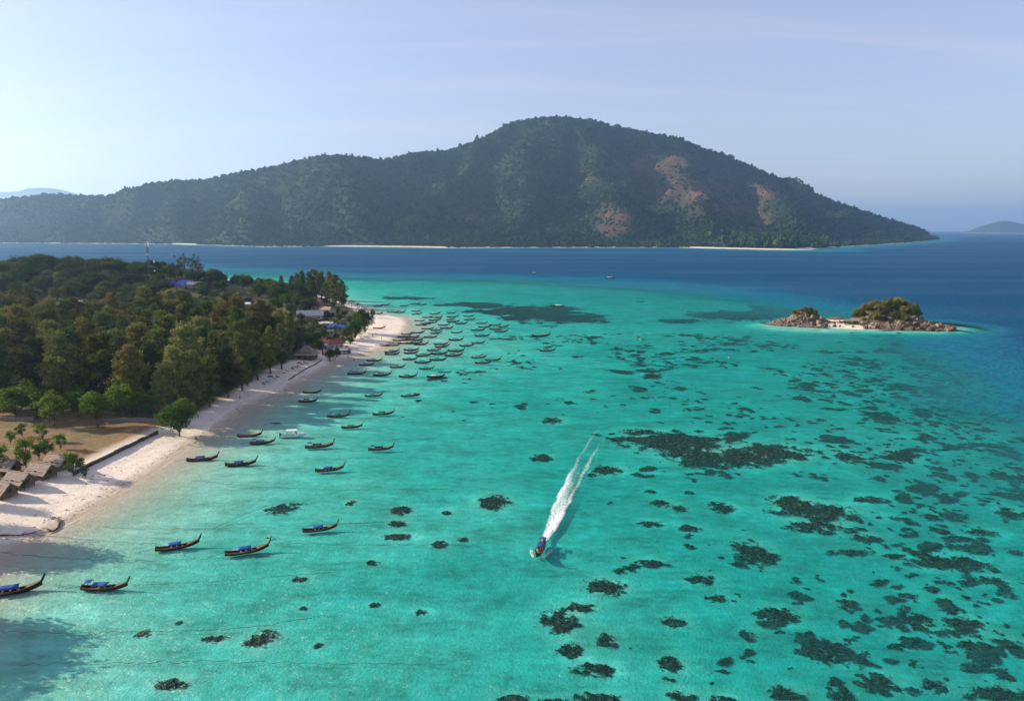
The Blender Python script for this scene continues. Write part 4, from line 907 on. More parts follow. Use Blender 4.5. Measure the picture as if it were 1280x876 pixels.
    for m in m_ribbon:
        mb = MB(); c = np.array([LB / 2 + 0.22, 0, s + 0.42]); mb.tube([c - np.array([.08, 0, .16]), c, c + np.array([.08, 0, .16])], [0.2, 0.23, 0.19], 8)
        mb.tube([c + np.array([0.18, 0.05, -0.05]), c + np.array([0.2, 0.08, -0.45]), c + np.array([0.15, 0.06, -0.8])], [0.07, 0.06, 0.02], 5); out['ribbon'].append(mb.mesh('ribbon', [m]))
    def canopy(x0, x1, zt, wd, mat, arch=0.16):
        mb = MB(); N = 9; nx_ = 5; V = []
        for th in (0, -0.05):
            for i in range(nx_):
                for j in range(N):
                    u = j / (N - 1) * 2 - 1; sag = 0.035 * math.sin(i / (nx_ - 1) * math.pi * 3)
                    V.append((x0 + (x1 - x0) * i / (nx_ - 1), u * wd, zt + arch * (1 - u * u) * 1.4 - 0.10 * abs(u) ** 6 - sag + th))
        B = nx_ * N
        Fc = [(i * N + j, (i + 1) * N + j, (i + 1) * N + j + 1, i * N + j + 1) for i in range(nx_ - 1) for j in range(N - 1)]
        Fc += [(B + i * N + j, B + i * N + j + 1, B + (i + 1) * N + j + 1, B + (i + 1) * N + j) for i in range(nx_ - 1) for j in range(N - 1)]
        for j in range(N - 1): Fc += [(j, j + 1, B + j + 1, B + j), ((nx_ - 1) * N + j, B + (nx_ - 1) * N + j, B + (nx_ - 1) * N + j + 1, (nx_ - 1) * N + j + 1)]
        for i in range(nx_ - 1): Fc += [(i * N, B + i * N, B + (i + 1) * N, (i + 1) * N), (i * N + N - 1, (i + 1) * N + N - 1, B + (i + 1) * N + N - 1, B + i * N + N - 1)]
        mb.add(V, Fc); return mb.mesh('canopy', [mat], True)
    for k, m in m_tarp.items():
        out['can_' + k] = canopy(-2.3, 0.9, 1.3, 0.98, m); out['can2_' + k] = canopy(-4.0, -2.5, 2.05, 0.85, m, 0.04); out['canl_' + k] = canopy(-3.1, 1.4, 1.3, 0.98, m)
    mb = MB(); mb.tube([(0, 0, 0), (0, 0, 1.0)], 0.035, 5); out['post'] = mb.mesh('canopy_post', [m_wood])
    mb = MB(); mb.tube([(0, 0, 0), (0, 0, 1.75)], 0.035, 5); out['post2'] = mb.mesh('canopy_post', [m_wood])
    mb = MB(); mb.box(-4.95, -4.2, -0.22, 0.22, 0.72, 1.12); mb.tube([(-4.9, 0.16, 1.0), (-4.9, 0.16, 1.35)], 0.06, 6); mb.tube([(-4.2, 0, 0.95), (-3.5, 0.1, 1.15)], 0.035, 5); mb.tube([(-4.6, -0.24, 0.92), (-4.6, 0.24, 0.92)], 0.3, 10); out['engine'] = mb.mesh('engine', [m_eng])
    mb = MB(); mb.tube([(-4.9, 0, 0.85), (-7.2, 0.15, 0.35), (-8.4, 0.2, 0.25)], [0.05, 0.045, 0.035], 6)
    for a in (0, 2.09, 4.19): mb.box(-8.45, -8.38, 0.2 + 0.1 * math.cos(a) - 0.06, 0.2 + 0.1 * math.cos(a) + 0.06, 0.25 + 0.1 * math.sin(a) - 0.06, 0.25 + 0.1 * math.sin(a) + 0.06)
    out['tail'] = mb.mesh('tail_shaft', [m_eng])
    mb = MB()
    for x in (-1.4, -0.2, 1.1): hb, k, s = st(x / LB + 0.5); mb.box(x - 0.16, x + 0.16, -hb * 0.88, hb * 0.88, k + 0.62, k + 0.68)
    out['bench'] = mb.mesh('bench', [m_deck])
    return out
HM = hull_meshes()
def boat(name, x, y, rz, sc, label, group, hull='d', canopy='blue', ribbon=None, two=False, tail=True, long_=False, z=0.0, roll=0.0, posts=True):
    e = tag(bpy.data.objects.new(name, None), label, 'boat', group); COL.objects.link(e); e.location = (float(x), float(y), z); e.rotation_euler = (roll, 0, rz); e.scale = (sc, sc, sc); e.empty_display_size = 0.5
    h = put('hull', HM[hull], e); put('gunwale', HM['rail'], h); put('fore_deck', HM['fdeck'], e); put('floor_boards', HM['floor'], e); put('bench', HM['bench'], e)
    pr = put('prow', HM['prow'] if hull == 'r' or ribbon is not None else HM['prowd'], e)
    if ribbon is not None: put('ribbon', HM['ribbon'][ribbon], pr)
    if canopy:
        c = put('canopy', HM[('canl_' if long_ else 'can_') + canopy], e)
        if posts:
            for xx in ((-2.0, 0.6) if not long_ else (-2.8, 1.1)):
                for yy in (-0.8, 0.8): put('canopy_post', HM['post'], c, (xx, yy, 0.32))
        if two:
            c2 = put('stern_canopy', HM['can2_' + canopy], e)
            for xx in (-3.9, -2.6):
                for yy in (-0.7, 0.7): put('canopy_post', HM['post2'], c2, (xx, yy, 0.3))
    if tail: g = put('engine', HM['engine'], e); put('tail_shaft', HM['tail'], g)
    return e
def bpx(px, py, Lpx, slope, label, group=None, **kw):
    """boat whose waterline centre shows at px, py with the length Lpx; bow to the right, turned away by slope"""
    q = pix(px, py); D = math.hypot(q[0], q[1]); rz = slope
    L = Lpx * D / F / max(0.5, math.cos(rz)) ; L = min(max(L * 0.84, 7.2), 10.5)
    return boat('longtail_boat', q[0], q[1], rz, L / (LB + 0.6), label, group, **kw)
R = math.radians
near = [
 (309, 690, 61, 22, 'dark longtail boat with blue canopy, a swimmer-sized float just beyond its bow', dict(hull='r', canopy='blue')),
 (222, 684.5, 57, 22, 'dark longtail boat with a square blue canopy moored off the forked driftwood', dict(canopy='blue')),
 (131, 736, 66, 3, 'longtail boat with two blue canopies, one raised over the stern', dict(canopy='blue', two=True, hull='r')),
 (14, 741, 74, 22, 'longtail boat with a long low blue canopy close to the near end of the beach', dict(canopy='blue', long_=True)),
 (400, 662.5, 52, 17, 'dark longtail boat with blue canopy and a white bundle on it', dict(canopy='blue', hull='r')),
 (412, 588, 43, 18, 'longtail boat with a short blue canopy and pale fore deck, moored alone off the shallows', dict(canopy='blue', hull='r')),
 (301, 581, 44, 14, 'longtail boat with a boxy blue canopy, second out from the sand beside the sea wall', dict(canopy='blue')),
 (253, 575, 43, 14, 'longtail boat with a flat blue canopy lying closest to the sand beside the sea wall', dict(canopy='blue')),
 (328, 554, 36, 14, 'longtail boat with blue canopy lying just inshore of the white speedboat', dict(canopy='blue', hull='r', two=True)),
 (312, 545, 36, 8, 'dark longtail boat without canopy in the tree shade next to the sand', dict(canopy=None)),
 (399, 559, 42, 16, 'longtail boat with a dark canopy just seaward of the white speedboat', dict(canopy='dark', hull='r', two=True)),
 (476, 562, 39, 14, 'longtail boat with a small dark canopy anchored furthest out among the nearer boats', dict(canopy='dark', hull='r', two=True)),
 (440, 534.5, 32, 14, 'longtail boat with ochre rail and low teal canopy at the edge of the tree shade', dict(canopy='teal', hull='r')),
 (423, 521, 34, 10, 'dark longtail boat with teal canopy inside the tree shade', dict(canopy='teal')),
 (479, 518, 33, 14, 'brown longtail boat with dark canopy at the seaward edge of the tree shade', dict(canopy='dark', hull='r')),
 (385, 502, 29, 6, 'dark longtail boat with dark canopy moored side by side with another near the shaded sand', dict(canopy='dark')),
 (390, 491, 27, 6, 'dark open longtail boat moored beside another near the shaded sand', dict(canopy=None)),
 (467, 495.5, 26, 10, 'dark longtail boat with teal canopy alone in the deepest tree shade', dict(canopy='teal')),
 (512, 495.5, 24, 12, 'longtail boat with teal canopy and bright prow beyond the tree shade', dict(canopy='teal', ribbon=1)),
]
for px, py, Lp, sl, lab, kw in near: bpx(px, py, Lp, R(sl), lab, 'longtail boats moored off the beach', **kw)
mid = [(445.8, 467.6, 1), (477.6, 469.2, 1), (510, 471.2, 1), (544.6, 471.4, 2), (458.3, 456.5, 0), (468, 451.2, 0), (496.8, 459.4, 0), (533.3, 461.3, 0)]
lm = ['dark longtail boat with raised stern canopy, inshore end of the row of four', 'dark longtail boat with raised stern canopy, second from shore in the row of four', 'dark longtail boat with teal canopy, third from shore in the row of four', 'longtail boat with a white canopy, seaward end of the row of four',
      'longtail boat with ochre rail floating closest to the sand below the red flag', 'longtail boat with ochre rail just beyond the one closest to the sand below the flag', 'longtail boat with a small square blue canopy in front of the packed fleet', 'longtail boat with blue canopy at the seaward front of the packed fleet']
for k, (px, py, v) in enumerate(mid):
    bpx(px, py, 28 if v else 23, R(9), lm[k], 'longtail boats moored off the beach', canopy=('teal' if v == 1 else ('white' if v == 2 else 'blue')), two=(k < 2), hull='d' if v else 'r', posts=True)
far = [(490,440.2),(490,443.2),(491.7,432),(514,437.8),(514,441.6),(512.4,449.5),(529.8,444.8),(528.8,453.5),(547.4,450.2),(548.8,442.5),(542.5,438.2),(566.9,444.8),(570,439.2),(552.8,433.6),(551.2,430.6),(526,430.7),
 (583.4,432.6),(597.5,429.1),(570,425.2),(538,421.8),(602.9,420.2),(570.9,415.9),(597.5,413.1),(605.7,409.1),(602.2,404.4),(618.6,406.8),(629.9,408.4),(619.8,411.9),(626.2,415),(598.6,447.2),(603.8,454.2),(616.3,450.5),
 (586.9,399.7),(585.7,395.5),(582.9,390.1),(576.3,404.9),(564.1,391.5),(566,396.2),(566.5,402.6),(563,399.6),(554.7,406.6),(558.2,410.5),(543.4,392.4),(534,396.8),(545.5,397.2),(543.5,400.2),(539.9,403.4),(524.6,401.2),(533.4,404.8),(527.3,406.6),
 (534.5,411.2),(545.3,413.0),(545.3,416.6),(522,416.2),(509,418.0),(505,421.6),(515,421.8),(511,425),(519.5,425.4),(500.5,426),(507,429.6),(518,429.3),(499.5,390.8),(491,390.4),(519.9,389.2),(521,392.8),(505.3,382.8),(519.0,380.2),(528,380.9),(473.0,382.8),(481.5,381.2),(478,432.6)]
for k, (px, py) in enumerate(far):
    q = pix(px, py); cp = random.choices(['blue', 'teal', 'dark', None, 'white'], [0.34, 0.3, 0.16, 0.16, 0.04])[0]; hu = random.choice('ddr')
    if 498 < px < 521 and 415 < py < 431: hu = 'r'; cp = random.choice([None, 'blue', 'dark', 'white'])
    zone = 'packed in the fleet off the sand spit' if py > 402 and px < 575 else ('on the seaward side of the packed fleet' if px >= 575 else 'at the far side of the sand spit')
    if 498 < px < 521 and 415 < py < 431: zone = 'in the tight huddle against the end of the spit'
    rb = random.choice([None, 0, 1, 2, None])
    lb = ('reddish' if hu == 'r' else 'dark') + ' longtail boat ' + (('with %s canopy ' % cp) if cp else 'without canopy ') + zone
    boat('longtail_boat', q[0], q[1], R(random.gauss(8, 7)) + (0.5 if k % 13 == 0 else 0), random.uniform(0.74, 0.94), lb, 'longtail boats of the fleet by the spit', hull=hu, canopy=cp, ribbon=rb, tail=(py > 405), posts=(py > 400), z=0.0)
for px, py, rz, sc, cp, lab in [(676, 420.2, 3, 1.15, None, 'long brown open boat lying alone on the turquoise flat off the fleet'), (684, 438.8, 3, 0.85, 'dark', 'small dark longtail boat alone on the turquoise flat near the long brown boat'),
                           (697, 383.4, 170, 1.15, 'white', 'tan boat with white canopy crossing the dark seagrass bed'), (763, 348.2, 20, 1.5, 'white', 'tan boat with white canopy at the edge of the deep blue water'),
                           (667, 342.4, 80, 1.5, 'white', 'dark boat with pale canopy heading away on the deep blue strait')]:
    q = pix(px, py); boat('longtail_boat', q[0], q[1], R(rz), sc, lab, None, hull='r', canopy=cp, long_=(cp == 'white'))
# boats hauled up on the sand of the spit
for px, py, rz, lab in [(474, 412.5, 12, 'longtail boat drawn up on the sand beside the large dark tree'), (472, 391.8, 5, 'dark boat drawn up on the shaded sand beyond the spit')]:
    q = pix(px, py, 0.6); boat('longtail_boat', q[0], q[1], R(rz), 0.8, lab, None, hull='r', canopy=None, z=ground_at(q[0], q[1]) + 0.25)

# white speedboat and kayak
m_gel = simple('white_gelcoat', (0.72, 0.73, 0.74), (0.62, 0.63, 0.65), 1.0, 0.3, spec=0.5)
m_glass = simple('tinted_screen', (0.02, 0.025, 0.03), None, 1, 0.1, spec=0.6)
m_grey = simple('grey_cushion', (0.25, 0.26, 0.28), None, 2, 0.7)
q = pix(367, 545.5); e = tag(bpy.data.objects.new('speedboat', None), 'white speedboat with a white hardtop moored in the tree shade', 'speedboat'); COL.objects.link(e); e.location = (q[0], q[1], 0); e.rotation_euler = (0, 0, R(8)); e.scale = (1.0,) * 3
mb = MB(); V = []; N = 14; prof = [(1, 1), (0.96, 0.5), (0.8, 0.2), (0, 0), (-0.8, 0.2), (-0.96, 0.5), (-1, 1)]
for i in range(N):
    t = i / (N - 1); hb = 1.15 * (1 - max(0, t - 0.45) ** 2.2 / 0.55 ** 2.2 * 0.97); k = -0.3 + 0.9 * max(0, t - 0.6) ** 2 / 0.16; s = 0.75 + 0.4 * t * t
    for a, b in prof: V.append(((t - 0.5) * 8.0, a * hb, k + (s - k) * b))
mb.add(V, [(i * 7 + j, (i + 1) * 7 + j, (i + 1) * 7 + j + 1, i * 7 + j + 1) for i in range(N - 1) for j in range(6)] + [tuple(range(7))[::-1]]); sh_ = put('hull', mb.mesh('hull', [m_gel], True), e)
mb = MB(); V = []
for i in range(N):
    t = i / (N - 1); hb = 1.15 * (1 - max(0, t - 0.45) ** 2.2 / 0.55 ** 2.2 * 0.97); s = 0.75 + 0.4 * t * t - (0.3 if t < 0.6 else 0.04)
    V += [((t - 0.5) * 8.0, -hb * 0.93, s), ((t - 0.5) * 8.0, hb * 0.93, s)]
mb.add(V, [(2 * i, 2 * i + 2, 2 * i + 3, 2 * i + 1) for i in range(N - 1)]); put('deck', mb.mesh('deck', [m_gel]), e)
mb = MB(); mb.box(-2.2, 1.2, -0.95, 0.95, 2.05, 2.17); mb.box(-2.0, 1.0, -0.85, 0.85, 2.17, 2.22); put('hardtop', mb.mesh('hardtop', [m_gel]), e)
mb = MB(); mb.tube([(0, 0, 0), (0, 0, 1.65)], 0.04, 6); pmsh = mb.mesh('hardtop_post', [m_steel])
for xx in (-2.0, 0.9):
    for yy in (-0.85, 0.85): put('hardtop_post', pmsh, e, (xx, yy, 0.42))
mb = MB(); mb.add([(1.0, -0.8, 0.95), (1.0, 0.8, 0.95), (0.6, 0.75, 1.55), (0.6, -0.75, 1.55), (1.05, -0.8, 0.95), (1.05, 0.8, 0.95), (0.65, 0.75, 1.55), (0.65, -0.75, 1.55)], [(3, 2, 1, 0), (4, 5, 6, 7), (0, 1, 5, 4), (2, 3, 7, 6), (0, 4, 7, 3), (1, 2, 6, 5)]); put('windscreen', mb.mesh('windscreen', [m_glass]), e)
sm = MB(); sm.box(-0.4, 0.4, -0.7, 0.7, 0.0, 0.4); smm = sm.mesh('seat', [m_grey])
for xx in (-0.2, -1.4, -2.6): put('seat', smm, e, (xx, 0, 0.48))
ob_ = MB(); ob_.box(-0.3, 0.15, -0.2, 0.2, 0.5, 1.15); ob_.tube([(-0.15, 0, 0.5), (-0.2, 0, -0.4)], 0.12, 6); obm = ob_.mesh('outboard', [m_eng])
for yy in (-0.4, 0.4): put('outboard', obm, e, (-4.05, yy, 0))
def kayak(px, py, rz, col, lab, paddler=False):
    q = pix(px, py); e = tag(bpy.data.objects.new('kayak', None), lab, 'kayak'); COL.objects.link(e); e.location = (q[0], q[1], 0.0); e.rotation_euler = (0, 0, rz)
    mb = MB(); k = np.linspace(-1, 1, 11); mb.tube([(2.0 * t, 0, 0.1 + 0.12 * t * t) for t in k], [max(0.03, 0.36 * (1 - abs(t) ** 2.4)) for t in k], 10)
    mb.v = [(a, b, 0.1 + (c - 0.1) * 0.6) for a, b, c in mb.v]; put('hull', mb.mesh('hull', [col], True), e)
    mb = MB(); mb.tube([(-0.45, 0, 0.31), (0, 0, 0.325), (0.45, 0, 0.31)], [0.12, 0.24, 0.12], 10); mb.v = [(a, b, 0.3 + (c - 0.31) * 0.15) for a, b, c in mb.v]; put('cockpit', mb.mesh('cockpit', [m_dark]), e)
    return e
kayak(345, 529, R(6), simple('navy_plastic', (0.012, 0.03, 0.1), None, 2, 0.4), 'small dark blue kayak floating in the tree shade by the white speedboat')

# ---------------------------------------------------------------- people
m_skin = simple('tanned_skin', (0.35, 0.19, 0.12), (0.3, 0.16, 0.1), 3, 0.6)
m_hair = simple('black_hair', (0.012, 0.01, 0.009), None, 6, 0.6)
CLOTH = {'red': simple('red_shirt', (0.45, 0.03, 0.04)), 'orange': simple('orange_shirt', (0.6, 0.13, 0.05)), 'white': simple('white_shirt', (0.7, 0.7, 0.68)), 'black': simple('black_clothing', (0.015, 0.015, 0.018)), 'blue': simple('blue_shirt', (0.03, 0.09, 0.3)), 'pink': simple('pink_shirt', (0.55, 0.2, 0.22))}
def skin_body(name, joints, edges, radii, mat, root=0):
    me = bpy.data.meshes.new(name); me.from_pydata([tuple(j) for j in joints], edges, []); o = bpy.data.objects.new(name, me); COL.objects.link(o)
    sk = o.modifiers.new('skin', 'SKIN'); 
    if not me.skin_vertices: me.attributes  # created with the modifier below
    if len(me.skin_vertices) == 0:
        bpy.context.view_layer.objects.active = o; bpy.ops.object.select_all(action='DESELECT'); o.select_set(True); bpy.ops.mesh.customdata_skin_add()
    for i, sv in enumerate(me.skin_vertices[0].data): sv.radius = (radii[i], radii[i]); sv.use_root = (i == root)
    sb = o.modifiers.new('sub', 'SUBSURF'); sb.levels = 1; sb.render_levels = 1
    dg = bpy.context.evaluated_depsgraph_get(); nm = bpy.data.meshes.new_from_object(o.evaluated_get(dg)); bpy.data.objects.remove(o); nm.name = name
    nm.materials.clear(); nm.materials.append(mat); nm.polygons.foreach_set('use_smooth', np.ones(len(nm.polygons), bool)); return nm
def figure(pose):
    """body mesh and clothes for a pose"""
    if pose == 'stand':
        J = [(0, 0, 0.93), (0, 0, 1.15), (0, 0, 1.38), (0, 0, 1.5), (0.01, 0, 1.63), (0.03, 0, 1.7)]
        arms = [[(0, s * 0.17, 1.38), (0.02, s * 0.25, 1.12), (0.1, s * 0.26, 0.88), (0.14, s * 0.25, 0.78)] for s in (-1, 1)]
        legs = [[(0, s * 0.09, 0.9), (0.04 * s, s * 0.1, 0.5), (0.06 * s - 0.02, s * 0.1, 0.09), (0.06 * s + 0.12, s * 0.11, 0.04)] for s in (-1, 1)]
    elif pose == 'sit':
        J = [(0, 0, 0.1), (-0.03, 0, 0.32), (-0.04, 0, 0.55), (-0.02, 0, 0.67), (0, 0, 0.8), (0.03, 0, 0.87)]
        arms = [[(-0.04, s * 0.17, 0.55), (0.02, s * 0.26, 0.3), (0.25, s * 0.22, 0.22), (0.34, s * 0.18, 0.24)] for s in (-1, 1)]
        legs = [[(0.02, s * 0.09, 0.1), (0.42, s * 0.13, 0.16), (0.45, s * 0.12, -0.25), (0.57, s * 0.12, -0.28)] for s in (-1, 1)]
    else:   # floating face down, snorkelling
        J = [(0, 0, 0), (0.22, 0, 0.02), (0.45, 0, 0.04), (0.57, 0, 0.05), (0.7, 0, 0.05), (0.77, 0, 0.03)]
        arms = [[(0.45, s * 0.17, 0.02), (0.55, s * 0.4, -0.02), (0.78, s * 0.5, -0.02), (0.9, s * 0.46, -0.02)] for s in (-1, 1)]
        legs = [[(-0.03, s * 0.09, 0), (-0.42, s * 0.13, 0.0), (-0.82, s * 0.16, -0.02), (-0.98, s * 0.17, -0.03)] for s in (-1, 1)]
    V = list(J); E = [(0, 1), (1, 2), (2, 3), (3, 4), (4, 5)]; Rr = [0.13, 0.12, 0.14, 0.055, 0.095, 0.07]
    for ch in arms:
        b = len(V); V += ch; E += [(2, b), (b, b + 1), (b + 1, b + 2), (b + 2, b + 3)]; Rr += [0.06, 0.045, 0.035, 0.035]
    for ch in legs:
        b = len(V); V += ch; E += [(0, b), (b, b + 1), (b + 1, b + 2), (b + 2, b + 3)]; Rr += [0.09, 0.065, 0.045, 0.035]
    body = skin_body('body', V, E, Rr, m_skin)
    sj = J[0:3] + [arms[0][0], arms[0][1], arms[1][0], arms[1][1]]
    shirt = {k: skin_body('shirt', sj, [(0, 1), (1, 2), (2, 3), (3, 4), (2, 5), (5, 6)], [0.15, 0.145, 0.16, 0.075, 0.062, 0.075, 0.062], m) for k, m in CLOTH.items()}
    pj = [J[0], legs[0][0], legs[0][1], legs[1][0], legs[1][1]]
    shorts = skin_body('shorts', pj, [(0, 1), (1, 2), (0, 3), (3, 4)], [0.15, 0.105, 0.085, 0.105, 0.085], CLOTH['black'])
    h = np.array(J[4]); d = unit(np.array(J[5]) - np.array(J[3])); hj = [h - d * 0.01, h + d * 0.06, h + d * 0.11]
    back = np.array([-0.03, 0, 0.0]) if pose != 'swim' else np.array([0, 0, 0.03])
    hair = skin_body('hair', [tuple(q + back) for q in hj], [(0, 1), (1, 2)], [0.095, 0.1, 0.06], m_hair)
    return body, shirt, shorts, hair
FIG = {k: figure(k) for k in ('stand', 'sit', 'swim')}
def person(x, y, z, rz, pose, colr, label, group=None, sc=1.0):
    b, s, p_, h = FIG[pose]; e = tag(bpy.data.objects.new('person', None), label, 'person', group); COL.objects.link(e); e.location = (float(x), float(y), float(z)); e.rotation_euler = (0, 0, rz); e.scale = (sc,) * 3
    put('body', b, e); put('shirt', s[colr], e); put('shorts', p_, e); put('hair', h, e); return e
for px, py, c, rz, lab in [(435, 446.5, 'black', 1.0, 'person in dark clothes standing on the open sand near the wide dark bush'), (442.5, 449.5, 'black', 2.0, 'person in dark clothes standing at the waterline below the spit'), (300, 499, 'blue', 0.5, 'person in blue walking on the shaded sand below the casuarinas'),
                      (419, 449, 'white', 3.0, 'person in white on the sand before the dark bush'), (461, 421, 'red', 0.3, 'person in red on the sand below the large dark tree'), (466, 421.5, 'pink', 1.3, 'person in pink on the sand below the large dark tree'), (470, 420.5, 'red', 2.2, 'person in red walking towards the huddled boats'),
                      (472, 421.5, 'white', 0.2, 'person in white walking towards the huddled boats'), (477, 424, 'blue', 0.2, 'person in blue on the sand between tree and boats'), (245, 548.5, 'black', 1.0, 'person in black at the waterline beyond the sea wall'), (480, 409, 'white', 1.0, 'person in white on the sunny end of the spit'), (380, 456, 'red', 0.6, 'person in red at the edge of the wood below the pavilion'),
                      (366, 462, 'orange', 0.6, 'person in orange on the sand under the casuarinas'), (372, 460, 'white', 1.6, 'person in white on the sand under the casuarinas')]:
    q = pix(px, py, 0.8); person(q[0], q[1], ground_at(q[0], q[1]), rz, 'stand', c, lab)
q = pix(335, 671.5); person(q[0], q[1], -0.05, 0.8, 'swim', 'white', 'snorkeller in white floating just beyond a moored boat')
q = pix(617, 472.8); person(q[0], q[1], -0.05, 0.2, 'swim', 'orange', 'swimmer in orange floating off the fleet')

# ---------------------------------------------------------------- the boat under way and its wake
HDG = math.atan2(-85.0, -18.8)          # towards the camera, a little to the left
qc = pix(675, 690); MX, MY = qc[0], qc[1]
mvb = boat('longtail_boat', MX, MY, HDG, 0.9, 'blue canopied longtail boat under way, trailing a long white wake', None, hull='r', canopy='blue', two=True, z=0.12)
mvb.rotation_euler = (0, R(-3.5), HDG)
def on_boat(lx, ly): c, s = math.cos(HDG), math.sin(HDG); return MX + 0.9 * (lx * c - ly * s), MY + 0.9 * (lx * s + ly * c)
for lx, ly, c, lab in [(1.3, 0.35, 'black', 'person in black sitting at the bow side of the moving boat'), (1.3, -0.35, 'white', 'person in white sitting in front in the moving boat'), (0.7, 0.3, 'black', 'person in black sitting at the canopy edge of the moving boat'), (0.75, -0.35, 'red', 'person in red sitting at the canopy edge of the moving boat'), (-2.3, 0.2, 'orange', 'person in orange standing between the two canopies of the moving boat')]:
    x, y = on_boat(lx, ly); st_ = 'stand' if lx < -2 else 'sit'
    person(x, y, 0.22 if st_ == 'stand' else 0.52, HDG, st_, c, lab)
m_foam, n, l = newmat('sea_foam')
o = n.new('ShaderNodeOutputMaterial'); p = n.new('ShaderNodeBsdfDiffuse'); p.inputs[0].default_value = (0.82, 0.84, 0.84, 1); tr = n.new('ShaderNodeBsdfTransparent'); ms = n.new('ShaderNodeMixShader')
geo = n.new('ShaderNodeNewGeometry'); f1 = noise(n, l, 1.1, 9, geo.outputs['Position'], 0.8); at2 = n.new('ShaderNodeAttribute'); at2.attribute_name = 'foam'
k = math_(n, l, 'ADD', f1, math_(n, l, 'SUBTRACT', at2.outputs['Fac'], 1.0)); k = math_(n, l, 'MULTIPLY', k, 2.0, True)
l.new(k, ms.inputs[0]); l.new(tr.outputs[0], ms.inputs[1]); l.new(p.outputs[0], ms.inputs[2]); l.new(ms.outputs[0], o.inputs[0])
def strip(name, centre, half, dens, label, step=0.45, cols=23, rough=0.1):
    """foam sheet along a line: centre(s) -> x, y; half(s) -> half width; dens(s, u) -> foam"""
    V = []; A = []; S_ = np.arange(0, centre['L'], step)
    for s in S_:
        cx, cy, tx, ty = centre['f'](s); w = half(s)
        for j in range(cols):
            u = j / (cols - 1) * 2 - 1; x, y = cx - ty * u * w, cy + tx * u * w; dn = dens(s, u); A.append(dn)
            V.append((x, y, 0.02 + rough * max(0, dn) * random.random()))
    nS = len(S_); Fc = [(i * cols + j, i * cols + j + 1, (i + 1) * cols + j + 1, (i + 1) * cols + j) for i in range(nS - 1) for j in range(cols - 1)]
    me = mesh(name, V, Fc, [m_foam], True); attr(me, 'foam', A); return tag(put(name, me), label, 'foam', kind='stuff')
ux, uy = 18.8 / 87.05, 85.0 / 87.05
sx0, sy0 = on_boat(-4.2, 0)
def wake_c(s): b = 0.0012 * s * s; return (sx0 + ux * s + uy * b * 0.35, sy0 + uy * s - ux * b * 0.35, ux, uy)
def wake_half(s): return 0.6 + 1.75 * (1 - math.exp(-s / 8)) + s * 0.014
def wake_d(s, u):
    u = u + 0.3 * (float(vnoise(np.array(s * 0.35), np.array(2.5), 8)) - 0.5); u2 = u + 0.12 * math.sin(s * 0.13) ; fade = math.exp(-max(0, s - 25) / 120)
    centre = 0.78 * math.exp(-(u2 / 0.6) ** 2) * math.exp(-s / 26) + 0.5 * math.exp(-(u2 / 0.8) ** 2) * math.exp(-s / 140)
    arms = (0.46 * math.exp(-((u + 0.6) / 0.26) ** 2) + 0.52 * math.exp(-((u - 0.58) / 0.28) ** 2)) * (1 - math.exp(-s / 14)) * fade
    edge = 1 - max(0, abs(u) - 0.8) / 0.2
    return min(0.97, centre + arms) * edge * (1 if s < 110 else max(0, 1 - (s - 110) / 40))
strip('wake', {'L': 150, 'f': wake_c}, wake_half, wake_d, 'long white foaming wake behind the moving boat', 0.4, 25, 0.22)
for sg, L_, nm in ((1, 9.5, 0), (-1, 7.5, 1)):
    bx0, by0 = on_boat(3.4, 0.35 * sg)
    dx, dy = -math.cos(HDG), -math.sin(HDG); ox, oy = -math.sin(HDG) * sg, math.cos(HDG) * sg
    def spray_c(s, dx=dx, dy=dy, ox=ox, oy=oy, bx0=bx0, by0=by0): off = 0.3 + 1.9 * (1 - math.exp(-s / 3.0)); return (bx0 + dx * s + ox * off, by0 + dy * s + oy * off, dx, dy)
    strip('bow_spray', {'L': L_, 'f': spray_c}, lambda s: 0.35 + 0.75 * (1 - math.exp(-s / 2.5)), lambda s, u, L_=L_: 0.8 * (1 - abs(u) ** 2) * (1 - (s / L_) ** 2), 'white spray thrown up beside the bow of the moving boat', 0.25, 11, 0.45)
# a small boat far out with its own wake, and a jet of spray behind another
for px, py, rz, lab in [(800, 377.5, -25, 'small far boat with a short white wake crossing the pale flat'), (798, 422, 88, 'small far boat heading away over the patchy flat')]:
    q = pix(px, py); boat('longtail_boat', q[0], q[1], R(rz), 0.75, lab, None, hull='r', canopy=None)
    dx, dy = -math.cos(R(rz)), -math.sin(R(rz)); x0, y0 = q[0] + dx * 3.5, q[1] + dy * 3.5
    strip('wake', {'L': 16, 'f': (lambda s, x0=x0, y0=y0, dx=dx, dy=dy: (x0 + dx * s, y0 + dy * s, dx, dy))}, lambda s: 0.7 + s * 0.05, lambda s, u: 0.9 * (1 - abs(u) ** 2) * (1 - s / 16), 'short white wake behind a ' + lab[:14], 0.6, 9, 0.15)

